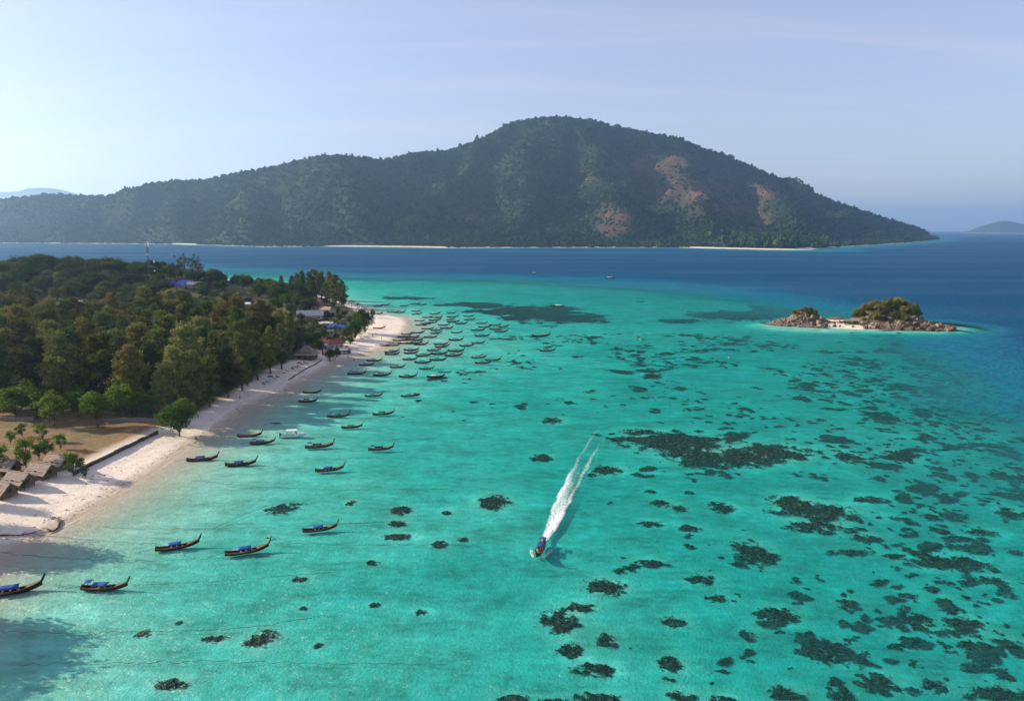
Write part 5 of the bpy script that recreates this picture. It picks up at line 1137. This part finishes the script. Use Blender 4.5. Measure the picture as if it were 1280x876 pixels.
# wash along the waterline
def resample(P, st_):
    P = [np.array(p) for p in P]; out_ = []
    for a, b in zip(P[:-1], P[1:]):
        L = np.linalg.norm(b - a); k = max(1, int(L / st_)); out_ += [a + (b - a) * i / k for i in range(k)]
    return np.array(out_ + [P[-1]])
SP = resample(SHORE[1:24], 1.0); kern = np.ones(15) / 15
SPs = np.stack([np.convolve(np.pad(SP[:, i], 7, 'edge'), kern, 'valid') for i in (0, 1)], 1)
T = np.gradient(SPs, axis=0); T /= np.linalg.norm(T, axis=1, keepdims=True)
V = []; A = []; cols = 9
for i in range(len(SPs)):
    wob = 1.1 * (float(vnoise(np.array(i / 9.0), np.array(0.5), 3)) - 0.5) + 0.35
    for j in range(cols):
        u = j / (cols - 1) * 2 - 1; x = SPs[i, 0] + T[i, 1] * (u * 0.7 + wob); y = SPs[i, 1] - T[i, 0] * (u * 0.7 + wob); g = ground_at(x, y) if False else 0
        dn = (0.72 - 0.6 * abs(u)) * (0.25 + 0.95 * float(vnoise(np.array(i / 14.0), np.array(9.5), 5))); V.append((x, y, 0.06)); A.append(dn)
me = mesh('surf_foam', V, [(i * cols + j, i * cols + j + 1, (i + 1) * cols + j + 1, (i + 1) * cols + j) for i in range(len(SPs) - 1) for j in range(cols - 1)], [m_foam], True); attr(me, 'foam', A)
tag(put('surf_foam', me), 'thin broken line of foam along the waterline of the beach', 'foam', kind='stuff')

# mooring ropes
m_rope = simple('weedy_rope', (0.05, 0.055, 0.04), (0.02, 0.025, 0.018), 1.0, 0.9)
def rope(pts, label, r=0.035):
    P = [pix(a, b) for a, b in pts]; q0 = P[0]; mb = MB(); F_ = []
    for a, b in zip(P[:-1], P[1:]):
        k = 14
        for i in range(k):
            q = a + (b - a) * i / k; F_.append(np.array([q[0] - q0[0] + random.gauss(0, 0.12), q[1] - q0[1] + random.gauss(0, 0.25), max(0.02, ground_at(q[0], q[1]) + 0.05) - random.random() * 0.03]))
    q = P[-1]; F_.append(np.array([q[0] - q0[0], q[1] - q0[1], 0.0])); mb.tube(F_, r, 4)
    tag(put('mooring_rope', mb.mesh('mooring_rope', [m_rope]), None, (q0[0], q0[1], 0)), label, 'rope', 'mooring ropes of the longtail boats')
RL = 'thin dark mooring rope running out from the beach '
for pts, lab in [([(40, 668), (130, 676), (196, 680)], RL + 'to the boat off the driftwood'), ([(0, 690), (60, 696), (120, 699), (200, 701), (280, 697)], RL + 'past the near blue canopied boats'), ([(50, 731), (100, 732)], 'short mooring rope between two blue canopied boats'),
                 ([(165, 731), (240, 728), (330, 722), (420, 715)], 'mooring rope leading out from the boat with two canopies'), ([(130, 659), (200, 661), (300, 660), (400, 656), (480, 652)], RL + 'across the pale shallows'),
                 ([(340, 679), (430, 681), (540, 680), (600, 682)], 'mooring rope leading seaward from the boat by the snorkeller'), ([(0, 789), (100, 790), (200, 789), (290, 786), (390, 772)], RL + 'through the near shaded water'), ([(20, 831), (150, 829), (260, 826), (400, 829), (560, 830)], 'long mooring rope crossing the clear near water'),
                 ([(240, 600), (330, 609), (420, 612), (560, 611)], RL + 'beyond the lone boats'), ([(266, 661), (300, 645), (340, 630)], 'slanting mooring rope over the dark weed patch'), ([(425, 654), (520, 651), (600, 653)], 'mooring rope from the bow of the boat with the white bundle')]: rope(pts, lab)
q = pix(748, 454); mb = MB(); 
for (px, py, s, lab) in [(748.5, 453.5, 0.8, 'pink mooring buoy on the turquoise flat'), (593.5, 437, 0.9, 'small orange buoy at the seaward side of the fleet'), (911, 447, 0.7, 'small pale buoy near the coral field')]:
    q = pix(px, py); e = tag(bpy.data.objects.new('buoy', None), lab, 'buoy'); COL.objects.link(e); e.location = (q[0], q[1], 0.1); e.scale = (s,) * 3
    mb = MB(); t = np.linspace(0, math.pi, 8); mb.tube([(0, 0, -0.5 * math.cos(a)) for a in t], [max(0.02, 0.5 * math.sin(a)) for a in t], 12); put('float', mb.mesh('float', [simple('buoy_paint', (0.6, 0.2, 0.2) if 'pale' not in lab else (0.6, 0.6, 0.55), None, 2, 0.4)], True), e)
    mb = MB(); mb.tube([(0, 0, 0.45), (0, 0, 0.75)], 0.07, 6); put('ring', mb.mesh('ring', [m_steel]), e)

# ---------------------------------------------------------------- life on the beach: loungers, parasol, sandbag wall, wrack
m_loung = simple('brown_lounger_wood', (0.12, 0.075, 0.05), None, 3, 0.8); m_pad = simple('pale_cushion', (0.5, 0.5, 0.5), None, 3, 0.8); m_pada = simple('red_cushion', (0.4, 0.05, 0.05), None, 3, 0.8)
mb = MB(); mb.box(-0.95, 0.95, -0.33, 0.33, 0.26, 0.32)
for sx in (-0.8, 0.75):
    for sy in (-0.28, 0.28): mb.box(sx - 0.04, sx + 0.04, sy - 0.04, sy + 0.04, -0.1, 0.26)
lf = mb.mesh('frame', [m_loung]); mb = MB(); mb.box(-0.35, 0.95, -0.3, 0.3, 0.325, 0.4); mb.add([(-0.36, -0.3, 0.33), (-0.36, 0.3, 0.33), (-0.95, 0.3, 0.75), (-0.95, -0.3, 0.75), (-0.4, -0.3, 0.26), (-0.4, 0.3, 0.26), (-1.0, 0.3, 0.68), (-1.0, -0.3, 0.68)], [(0, 1, 2, 3), (7, 6, 5, 4), (0, 3, 7, 4), (1, 5, 6, 2), (2, 6, 7, 3), (0, 4, 5, 1)])
lp = [mb.mesh('cushion', [m_pad]), MB()]; lp[1].v, lp[1].f, lp[1].m = mb.v, mb.f, mb.m; lp[1] = lp[1].mesh('cushion', [m_pada])
for k, (px, py) in enumerate([(330, 480), (334, 477.5), (343, 473), (347, 471), (355, 466), (359, 464), (366, 461), (370, 459), (378, 455.5), (383, 454), (452, 424), (457, 423), (412, 449.5), (416, 448.5)]):
    q = pix(px, py, 1.2); e = tag(bpy.data.objects.new('sun_lounger', None), ('pale' if k % 3 else 'red') + ' cushioned sun lounger on the sand ' + ('under the casuarinas' if px < 400 else 'by the village'), 'sun lounger', 'sun loungers on the sand'); COL.objects.link(e)
    e.location = (q[0], q[1], ground_at(q[0], q[1])); e.rotation_euler = (0, 0, -0.5 + random.gauss(0, 0.15)); put('frame', lf, e); put('cushion', lp[0 if k % 3 else 1], e)
for px, py, c, lab in [(455, 420.5, (0.6, 0.62, 0.66), 'pale parasol on the sand below the large dark tree'), (338, 476, (0.07, 0.1, 0.22), 'blue parasol beside the loungers under the casuarinas'), (374, 458, (0.45, 0.06, 0.05), 'red parasol beside the loungers near the pavilion'), (448, 421.5, (0.05, 0.13, 0.3), 'blue parasol by the village trees')]:
    q = pix(px, py, 1.2); e = tag(bpy.data.objects.new('parasol', None), lab, 'parasol'); COL.objects.link(e); e.location = (q[0], q[1], ground_at(q[0], q[1]))
    mb = MB(); mb.tube([(0, 0, -0.2), (0, 0, 2.4)], 0.04, 6); put('pole', mb.mesh('pole', [m_wood]), e)
    mb = MB(); V = [(0, 0, 2.5)] + [(1.5 * math.cos(a * 0.785), 1.5 * math.sin(a * 0.785), 1.95) for a in range(8)] + [(0, 0, 2.44)] + [(1.48 * math.cos(a * 0.785), 1.48 * math.sin(a * 0.785), 1.88) for a in range(8)]
    mb.add(V, [(0, 1 + a, 1 + (a + 1) % 8) for a in range(8)] + [(9, 10 + (a + 1) % 8, 10 + a) for a in range(8)] + [(1 + a, 10 + a, 10 + (a + 1) % 8, 1 + (a + 1) % 8) for a in range(8)]); put('canopy', mb.mesh('canopy', [simple('parasol_cloth', c, None, 2, 0.8)]), e)
wall_along('sandbag_wall', [(361, 471), (372, 464), (383, 457.5), (393, 453), (402, 447.5)], 0.28, 0.5, m_darkstone, 'low dark line of sandbags on the sand below the pavilion')
V = []; Fc = []
SL = resample([tuple(np.array(a) + (np.array(b_) - np.array(a)) * 0.0) for a, b_ in zip(SHORE[1:16], SHORE[2:17])], 0.5)
for k in range(1300):
    i = random.randrange(2, len(SL) - 2); t = SL[i + 1] - SL[i - 1]; t = t / (np.linalg.norm(t) + 1e-9); lane = random.choice((3.2, 3.2, 6.5, 11.0)) + random.gauss(0, 0.7) + 1.2 * math.sin(i * 0.05)
    x = SL[i][0] - t[1] * lane; y = SL[i][1] + t[0] * lane; s_ = abs(random.gauss(0, 0.09)) + 0.05; a = random.random() * 3; b = len(V); zz_ = float(np.interp(lane, [0, 20], [0, 1.7])) + 0.03
    V += [(x + s_ * math.cos(a) * 1.8, y + s_ * math.sin(a) * 1.8, zz_), (x - s_ * math.sin(a) * 0.6, y + s_ * math.cos(a) * 0.6, zz_ + s_ * 0.4), (x - s_ * math.cos(a) * 1.8, y - s_ * math.sin(a) * 1.8, zz_), (x + s_ * math.sin(a) * 0.6, y - s_ * math.cos(a) * 0.6, zz_ + 0.02)]; Fc += [(b, b + 1, b + 2), (b, b + 2, b + 3)]
V = np.array(V); V[:, 2] += land_z(V[:, 0], V[:, 1]) - np.repeat(V.reshape(-1, 4, 3)[:, 0, 2] - 0.05, 4)
tag(put('seaweed_wrack', mesh('seaweed_wrack', V, Fc, [m_wood])), 'broken lines of washed up seaweed along the sand', 'seaweed', kind='stuff')
# ---------------------------------------------------------------- the rocky islet
m_islet, n, l = newmat('islet_rock_and_sand')
o = n.new('ShaderNodeOutputMaterial'); p = n.new('ShaderNodeBsdfPrincipled'); l.new(p.outputs[0], o.inputs[0]); p.inputs['Roughness'].default_value = 0.9
geo = n.new('ShaderNodeNewGeometry'); sepp = n.new('ShaderNodeSeparateXYZ'); l.new(geo.outputs['Position'], sepp.inputs[0])
nn = noise(n, l, 0.35, 6, geo.outputs['Position'], 0.7); rock = ramp(n, l, nn, [(0.3, (0.045, 0.035, 0.022)), (0.5, (0.12, 0.085, 0.055)), (0.72, (0.24, 0.175, 0.12))])
mrz = n.new('ShaderNodeMapRange'); mrz.inputs[1].default_value = 2.0; mrz.inputs[2].default_value = 1.3; l.new(math_(n, l, 'ADD', sepp.outputs['Z'], math_(n, l, 'MULTIPLY', nn, 0.8)), mrz.inputs[0])
sb_ = n.new('ShaderNodeAttribute'); sb_.attribute_name = 'sand'
l.new(mixc(n, l, math_(n, l, 'MULTIPLY', mrz.outputs[0], sb_.outputs['Fac']), rock, (0.68, 0.57, 0.45)), p.inputs['Base Color'])
bp = n.new('ShaderNodeBump'); bp.inputs['Strength'].default_value = 0.8; bp.inputs['Distance'].default_value = 1.2; l.new(nn, bp.inputs['Height']); l.new(bp.outputs[0], p.inputs['Normal'])
IA = pix(976, 404.5); IB = pix(1178, 411); IL = pix(1008, 404); IR = pix(1112, 405.5); IR2 = pix(1146, 408); IM = pix(1048, 402)
def islet_h(x, y):
    ax, ay = IA[0], IA[1]; ex, ey = IB[0] - ax, IB[1] - ay; L = ex * ex + ey * ey; t = np.clip(((x - ax) * ex + (y - ay) * ey) / L, 0, 1)
    dd = np.sqrt((x - ax - t * ex) ** 2 + (y - ay - t * ey) ** 2); wdt = 9 + 7 * np.sin(math.pi * np.clip(t, 0, 1)) + (fbm(x / 9, y / 9, 21) - 0.5) * 8
    base = 1.1 * (1 - dd / wdt); base = np.maximum(base, -3)
    nz_ = fbm(x / 6, y / 6, 22); m1 = 8.5 * np.exp(-(((x - IL[0]) / 13) ** 2 + ((y - IL[1] - 3) / 8) ** 2) ** 1.3); m2 = 13.5 * np.exp(-(((x - IR[0]) / 22) ** 2 + ((y - IR[1] - 4) / 11) ** 2) ** 1.2); m3 = 5.5 * np.exp(-(((x - IR2[0]) / 13) ** 2 + ((y - IR2[1] - 2) / 8) ** 2) ** 1.2)
    m3 = m3 + 3.6 * np.exp(-(((x - IM[0]) / 10) ** 2 + ((y - IM[1] - 4) / 5) ** 2) ** 1.2)
    return base + (m1 + m2 + m3) * (0.7 + 0.6 * nz_) * (base > -1)
ixs = np.arange(IA[0] - 25, IB[0] + 25, 0.9); iys = np.arange(IB[1] - 30, IA[1] + 40, 0.9); IX, IY = np.meshgrid(ixs, iys); IZ = islet_h(IX.ravel(), IY.ravel())
a_, b_ = len(ixs), len(iys); ii = np.arange((a_ - 1) * (b_ - 1)); r, c = ii // (a_ - 1), ii % (a_ - 1); IF = np.stack([r * a_ + c, r * a_ + c + 1, (r + 1) * a_ + c + 1, (r + 1) * a_ + c], 1); IF = IF[IZ[IF].max(1) > -1.0]
ime = mesh('islet', np.stack([IX.ravel(), IY.ravel(), IZ], 1), IF, [m_islet], True); ipx, ipy = proj(IX.ravel(), IY.ravel(), IZ)
attr(ime, 'sand', np.maximum(sstep(1026, 1040, ipx) * sstep(1108, 1088, ipx), 0.0))
tag(put('islet', ime), 'small rocky islet with a pale sand bar on the edge of the reef', kind='structure')
m_bould = [simple('tan_boulder', (0.27, 0.205, 0.145), (0.09, 0.065, 0.045), 0.6, 0.9, 0.6, vary=0.3, dist=0.2), simple('dark_boulder', (0.12, 0.075, 0.05), (0.05, 0.032, 0.024), 0.6, 0.9, 0.6, vary=0.3, dist=0.2)]
def boulder(seed, mat):
    rg = np.random.default_rng(seed); N1, N2 = 9, 6; V = []; S3 = rg.uniform(0.7, 1.2, 3); ph0 = rg.random(6) * 6
    for j in range(N2 + 1):
        th = math.pi * j / N2
        for i in range(N1):
            a = 2 * math.pi * i / N1; d = np.array([math.sin(th) * math.cos(a), math.sin(th) * math.sin(a), math.cos(th)])
            q = 1 + 0.16 * math.sin(3 * d[0] + ph0[0]) + 0.16 * math.sin(4 * d[1] + ph0[1]) + 0.12 * math.sin(5 * d[2] + ph0[2]) + rg.normal(0, 0.05); d = np.sign(d) * np.abs(d) ** 0.8; V.append(d * q * S3)
    return mesh('boulder', V, [(j * N1 + i, j * N1 + (i + 1) % N1, (j + 1) * N1 + (i + 1) % N1, (j + 1) * N1 + i) for j in range(N2) for i in range(N1)], [mat])
BT = [boulder(s, m_bould[0]) for s in range(4)]; BDK = [boulder(10 + s, m_bould[1]) for s in range(3)]
cnt = 0
for k in range(2500):
    if cnt >= 270: break
    t = random.random(); ax, ay = IA[0], IA[1]; cx = ax - 4 + (IB[0] - ax + 10) * t; cy = ay + (IB[1] - ay) * t + random.uniform(-17, 8)
    h = float(islet_h(np.array([cx]), np.array([cy]))[0])
    if h < -0.5 or h > 9.5: continue
    px, py = proj(cx, cy, max(h, 0))
    if 1036 < px < 1078 and random.random() < 0.88: continue
    low = h < 0.8; s_ = random.uniform(0.45, 1.0) if random.random() < 0.75 else random.uniform(1.0, 1.9)
    if 1150 < px: s_ *= 1.2
    zone = 'on the left mound of the islet' if px < 1036 else ('on the sand bar of the islet' if px < 1078 else ('below the bushy mound of the islet' if px < 1150 else 'on the rocky tail of the islet'))
    zone = zone.replace('left', 'smaller'); dk = low and random.random() < 0.65
    o = put('boulder', random.choice(BDK if dk else BT), None, (cx, cy, h + s_ * 0.2), random.random() * 6.28, s_); o.rotation_euler = (random.gauss(0, 0.3), random.gauss(0, 0.3), random.random() * 6)
    tag(o, ('wet dark boulder ' if dk else 'pale weathered boulder ') + ('at the waterline ' if low else '') + zone, 'boulder', 'boulders of the rocky islet'); cnt += 1
def islet_bush(px, py, sc, pr, lab, grp, cat='bush'):
    q = pix(px, py, 3.0); h = float(islet_h(np.array([q[0]]), np.array([q[1]]))[0]); tree('bush', random.choice(pr), q[0], q[1], sc, lab, cat, grp, z=h - 0.4, foot=('stem', 'foliage'))
for k in range(300):
    cx = IR[0] + random.gauss(1, 14); cy = IR[1] + random.gauss(1, 7); h = float(islet_h(np.array([cx]), np.array([cy]))[0])
    if h < 3.4: continue
    g_ = random.random() < 0.3
    tree('bush', random.choice(GRNB if g_ else DRYB), cx, cy, random.choice((0.45, 0.6, 0.8, 1.05)) * random.uniform(0.85, 1.15), ('green' if g_ else 'dry olive brown') + ' bush on the larger mound of the islet', 'bush', 'bushes on the larger mound of the islet', z=h - 0.4, foot=('stem', 'foliage'))
    if k > 130: break
for k in range(60):
    cx = IL[0] - 2 + random.gauss(0, 6); cy = IL[1] + 3 + random.gauss(0, 4); h = float(islet_h(np.array([cx]), np.array([cy]))[0])
    if h < 6.3: continue
    tree('bush', random.choice(DRYB), cx, cy, random.uniform(0.28, 0.5), 'low olive bush on top of the smaller rocky mound of the islet', 'bush', 'bushes on the smaller mound of the islet', z=h - 0.4, foot=('stem', 'foliage'))
for px, py, sc, lab in [(1050, 400.5, 0.55, 'low green bush on the saddle of the islet'), (1056, 401, 0.6, 'dry bush between the two mounds of the islet'), (1036, 401, 0.5, 'small green bush beside the smaller mound of the islet'), (1043, 401, 0.4, 'dark low bush at the end of the sand bar'), (1062, 402, 0.7, 'green bush at the start of the larger mound above the sand'), (1070, 402.5, 0.75, 'round green bush above the sand bar'), (1146, 405, 0.8, 'dark green bush on the low shoulder of the islet'), (1137, 405, 0.8, 'bright green bush between larger mound and rocky tail'), (1153, 407, 0.6, 'dark bush above the rocky tail')]:
    islet_bush(px, py, sc, GRNB, lab, None)

# ---------------------------------------------------------------- coral heads and seagrass on the sea floor
def coralmat(name, stops):
    m, n, l = newmat(name); o = n.new('ShaderNodeOutputMaterial'); p = n.new('ShaderNodeBsdfDiffuse'); l.new(p.outputs[0], o.inputs[0]); geo = n.new('ShaderNodeNewGeometry')
    nz_ = noise(n, l, 1.3, 6, geo.outputs['Position'], 0.7); l.new(ramp(n, l, nz_, stops), p.inputs[0])
    cv = n.new('ShaderNodeAttribute'); cv.attribute_name = 'cover'; n3 = noise(n, l, 2.0, 6, geo.outputs['Position'], 0.75); tr = n.new('ShaderNodeBsdfTransparent'); ms = n.new('ShaderNodeMixShader')
    al = math_(n, l, 'ADD', math_(n, l, 'MULTIPLY', cv.outputs['Fac'], 1.6), math_(n, l, 'MULTIPLY', math_(n, l, 'SUBTRACT', n3, 0.5), 2.0)); al = math_(n, l, 'MULTIPLY', al, 1.8, True)
    l.new(al, ms.inputs[0]); l.new(tr.outputs[0], ms.inputs[1]); l.new(p.outputs[0], ms.inputs[2]); l.new(ms.outputs[0], o.inputs[0]); return m
m_coral = coralmat('brown_coral', [(0.32, (0.008, 0.009, 0.006)), (0.5, (0.035, 0.03, 0.019)), (0.6, (0.10, 0.08, 0.045)), (0.72, (0.28, 0.22, 0.13))])
m_grass = coralmat('dark_seagrass', [(0.35, (0.012, 0.02, 0.016)), (0.65, (0.035, 0.05, 0.04))])
def coral_shape(seed, a, b, hmax, cell, mat, rag=0.9, nf=1.0, name='coral_patch'):
    """ragged low mound with half sizes a, b: grid cells kept where the outline noise says so, lumpy on top"""
    na = max(8, int(2 * a * 1.25 / cell)); nb = max(8, int(2 * b * 1.25 / cell)); xs = np.linspace(-1.25, 1.25, na + 1); ys = np.linspace(-1.25, 1.25, nb + 1); X_, Y_ = np.meshgrid(xs, ys)
    wx, wy = X_ * a + seed * 13.7, Y_ * b + seed * 7.3; sc_ = nf / max(0.8, 0.3 * math.sqrt(a * b))
    f_ = (0.82 if a > 16 else 0.6) - (X_ ** 2 + Y_ ** 2) + rag * (1.7 * (fbm(wx * sc_, wy * sc_, seed, 3) - 0.5) + 1.5 * (fbm(wx * sc_ * 4.5, wy * sc_ * 4.5, seed + 9, 3) - 0.5))
    lump = fbm(wx * 1.1, wy * 1.1, seed + 3, 3); Z_ = hmax * np.sqrt(np.clip(f_ * 1.6, 0, 1)) * (0.15 + 1.5 * lump) - 0.03
    jit = np.random.default_rng(seed); X2 = X_ * a + jit.normal(0, cell * 0.22, X_.shape); Y2 = Y_ * b + jit.normal(0, cell * 0.22, Y_.shape)
    k = np.arange(na * nb); r_, c_ = k // na, k % na; Q = np.stack([r_ * (na + 1) + c_, r_ * (na + 1) + c_ + 1, (r_ + 1) * (na + 1) + c_ + 1, (r_ + 1) * (na + 1) + c_], 1)
    Q = Q[f_.ravel()[Q].max(1) > -0.12]
    if len(Q) == 0: return None
    used, inv = np.unique(Q.ravel(), return_inverse=True); V = np.stack([X2.ravel(), Y2.ravel(), Z_.ravel()], 1)[used]
    me_ = mesh(name, V, inv.reshape(-1, 4), [mat], False); attr(me_, 'cover', f_.ravel()[used]); return me_
def bed(x, y): return min(-0.12, ground_at(x, y) * APP)
BIG = [(840,550,150,24),(900,570,150,24),(965,562,120,28),(800,537,60,8),(1020,635,140,32),(985,622,60,20),(1020,655,90,20),(760,584,45,14),(677,569,34,11),(825,625,30,10),(848,631,28,10),(902,630,42,16),(812,650,36,9),(862,656,36,12),
 (940,685,60,38),(812,700,62,12),(755,729,62,24),(875,719,46,18),(897,742,34,13),(700,772,62,36),(725,755,46,14),(757,797,34,24),(712,808,44,22),(745,832,72,20),(838,825,42,26),(842,772,38,15),(935,787,27,20),(970,763,68,26),(985,862,58,26),(1028,815,42,22),(1050,800,30,16),
 (850,865,48,22),(902,870,52,18),(745,868,74,20),(1180,698,130,20),(1150,776,32,18),(1205,775,62,26),(1240,860,78,34),(1085,668,50,12),(1100,845,58,32),(1135,738,34,9),(1060,685,76,11),(1060,748,32,14),(1165,641,27,10),(1262,636,42,18),(1122,567,48,16),(1060,568,36,16),
 (617,625,48,20),(500,635,32,15),(497,652,30,10),(498,668,48,10),(548,678,24,12),(578,671,18,7),(466,700,19,9),(438,626,14,8),(558,638,19,6),(376,721,25,10),(468,752,18,8),(526,761,20,10),(378,757,18,7),(326,795,46,30),(397,803,15,9),(268,795,42,14),(215,852,54,18),(224,775,13,7),
 (690,523,32,9),(815,468,26,7),(740,590,14,5),(1210,800,40,20),(1265,800,40,26),(1120,800,34,14),(1180,745,30,12),(1240,720,40,14),(1195,668,50,10),(1090,620,60,9),(1260,590,60,16),(1230,660,48,12),(640,868,60,14),(690,872,50,12),(1055,862,40,16),(1170,850,40,22)]
THIN = []
for k, (cx, cy, w, h) in enumerate(BIG):
    q = pix(cx, cy); D = q[1]; y0 = pix(cx, cy + h / 2)[1]; y1 = pix(cx, cy - h / 2)[1]; a = w * D / F / 2 * 1.05; b = (y1 - y0) / 2 * 1.05; THIN.append((q[0], q[1], a, b))
    me = coral_shape(300 + k, a, b, min(0.55, 0.22 + 0.03 * max(a, b)), max(0.2, math.sqrt(a * b) / 34), m_coral)
    if me is None: continue
    sz = 'very large' if w * h > 2200 else ('large' if w * h > 900 else ('broad' if w * h > 400 else 'small'))
    rgn = 'beside the wake of the moving boat' if 660 < cx < 790 and cy < 650 else ('among the moored boats' if cx < 480 else ('between moored boats and wake' if cx < 650 else ('in the crowded coral field off the islet' if cy < 720 and cx > 980 else ('on the sandy bottom seaward of the wake' if cy < 720 else 'on the sandy bottom in front of the moving boat'))))
    shp = 'long ragged' if w > 3.4 * h else 'ragged'
    tag(put('coral_patch', me, None, (q[0], q[1], bed(q[0], q[1]))), '%s %s dark coral patch %s' % (sz, shp, rgn), 'coral', 'coral patches on the sea floor')
for cx, cy, w, h, lab in [(655, 391, 175, 24, 'wide dark seagrass bed seaward of the fleet'), (590, 381, 120, 9, 'dark seagrass bed along the far side of the fleet'), (715, 397, 90, 12, 'dark tongue of seagrass beyond the wide bed'), (905, 393, 130, 14, 'dark seagrass bed beside the islet'), (945, 386, 90, 14, 'dark seagrass bed behind the left tip of the islet'.replace('left ', 'low ')), (490, 372, 110, 4, 'narrow dark seagrass strip off the northern shore'), (855, 400, 80, 9, 'thin seagrass bed near the islet'), (355, 633, 60, 16, 'faint weed patch among the moored boats'), (178, 790, 30, 14, 'faint weed patch near the shaded near water')]:
    q = pix(cx, cy); y0 = pix(cx, cy + h / 2)[1]; y1 = pix(cx, cy - h / 2)[1]; a = w * q[1] / F / 2 * 1.1; b = (y1 - y0) / 2 * 1.1
    me = coral_shape(500 + int(cx), a, b, 0.15, max(0.35, math.sqrt(a * b) / 34), m_grass, 0.8, 1.2, 'seagrass_bed'); tag(put('seagrass_bed', me, None, (q[0], q[1], bed(q[0], q[1]))), lab, 'seagrass')
SHP = [coral_shape(600 + k, 1.0 * (1 + 0.5 * (k % 3)), 1.0, 0.32, 0.16, m_coral, 0.95) for k in range(12)]
def cdens(x, y):
    px, py = proj(x, y, 0); cl = fbm(x / 22, y / 30, 201); ds = sdist(x, y, SHORE); dr = -sdist(x, y, REEF)
    right = sstep(690, 1000, px) * (0.35 + 0.65 * sstep(900, 1250, px)); mid_ = sstep(420, 520, px) * sstep(540, 440, py) * 0.5
    return np.maximum(right, mid_) * sstep(0.42 - 0.14 * sstep(1000, 1200, px), 0.6 - 0.12 * sstep(1000, 1200, px), cl) * (ds > 45) * sstep(8, 30, dr) * (py > 408)
N = 60000; X = rng.uniform(-60, 420, N); Y = rng.uniform(88, 470, N); dn = cdens(X, Y); keep = rng.random(N) < dn * 0.3; X, Y = X[keep], Y[keep]
print('corals', len(X)); SZ = np.clip(0.6 * np.exp(rng.normal(0, 0.65, len(X))), 0.25, 4.0) * (1 + Y / 400); px, py = proj(X, Y, 0); vis = SZ / Y * (px > 0) * (px < 1280) * (py < 880); order = np.argsort(-vis)
ZB = np.minimum(-0.12, land_z(X, Y) * APP); sv, sf_, sc_v = [], [], []; off_ = 0
SD = [(np.array([v.co[:] for v in m.vertices]), np.array([p.vertices[:] for p in m.polygons]), np.array([d_.value for d_ in m.attributes['cover'].data])) for m in [coral_shape(640 + k, 1.0 + 0.6 * (k % 3), 1.0, 0.3, 0.3, m_coral, 0.95) for k in range(8)]]
for r_, i in enumerate(order):
    ang = rng.random() * 6.28; s_ = SZ[i]
    if r_ < 215:
        o = put('coral_colony', SHP[int(rng.integers(12))], None, (X[i], Y[i], ZB[i]), ang, (s_, s_, min(1.2, s_)))
        rgn = 'off the islet' if Y[i] > 330 else ('in the crowded coral field' if px[i] > 1000 else 'between wake and coral field'); tag(o, 'small dark coral head on pale sand ' + rgn, 'coral', 'small coral heads on the sea floor')
    else:
        v, q, cvr = SD[int(rng.integers(8))]; sc_v.append(cvr); ca, sa = math.cos(ang), math.sin(ang); sv.append(np.stack([(v[:, 0] * ca - v[:, 1] * sa) * s_ + X[i], (v[:, 0] * sa + v[:, 1] * ca) * s_ + Y[i], v[:, 2] * min(1.2, s_) + ZB[i]], 1)); sf_.append(q + off_); off_ += len(v)
me = mesh('coral_rubble', np.concatenate(sv), np.concatenate(sf_), [m_coral]); attr(me, 'cover', np.concatenate(sc_v)); tag(put('coral_rubble', me), 'countless small coral heads dotting the reef flat', 'coral', kind='stuff')

# the water is thinner over the tops of the coral
wd = np.clip(-GZ, 0, 40); gx_, gy_ = GX.ravel(), GY.ravel()
for (cx, cy, a, b) in THIN:
    k = np.exp(-(((gx_ - cx) / (a * 1.1)) ** 2 + ((gy_ - cy) / (b * 1.1)) ** 2) ** 1.5); wd *= 1 - 0.5 * k
wm.attributes['depth'].data.foreach_set('value', wd.astype(np.float32))
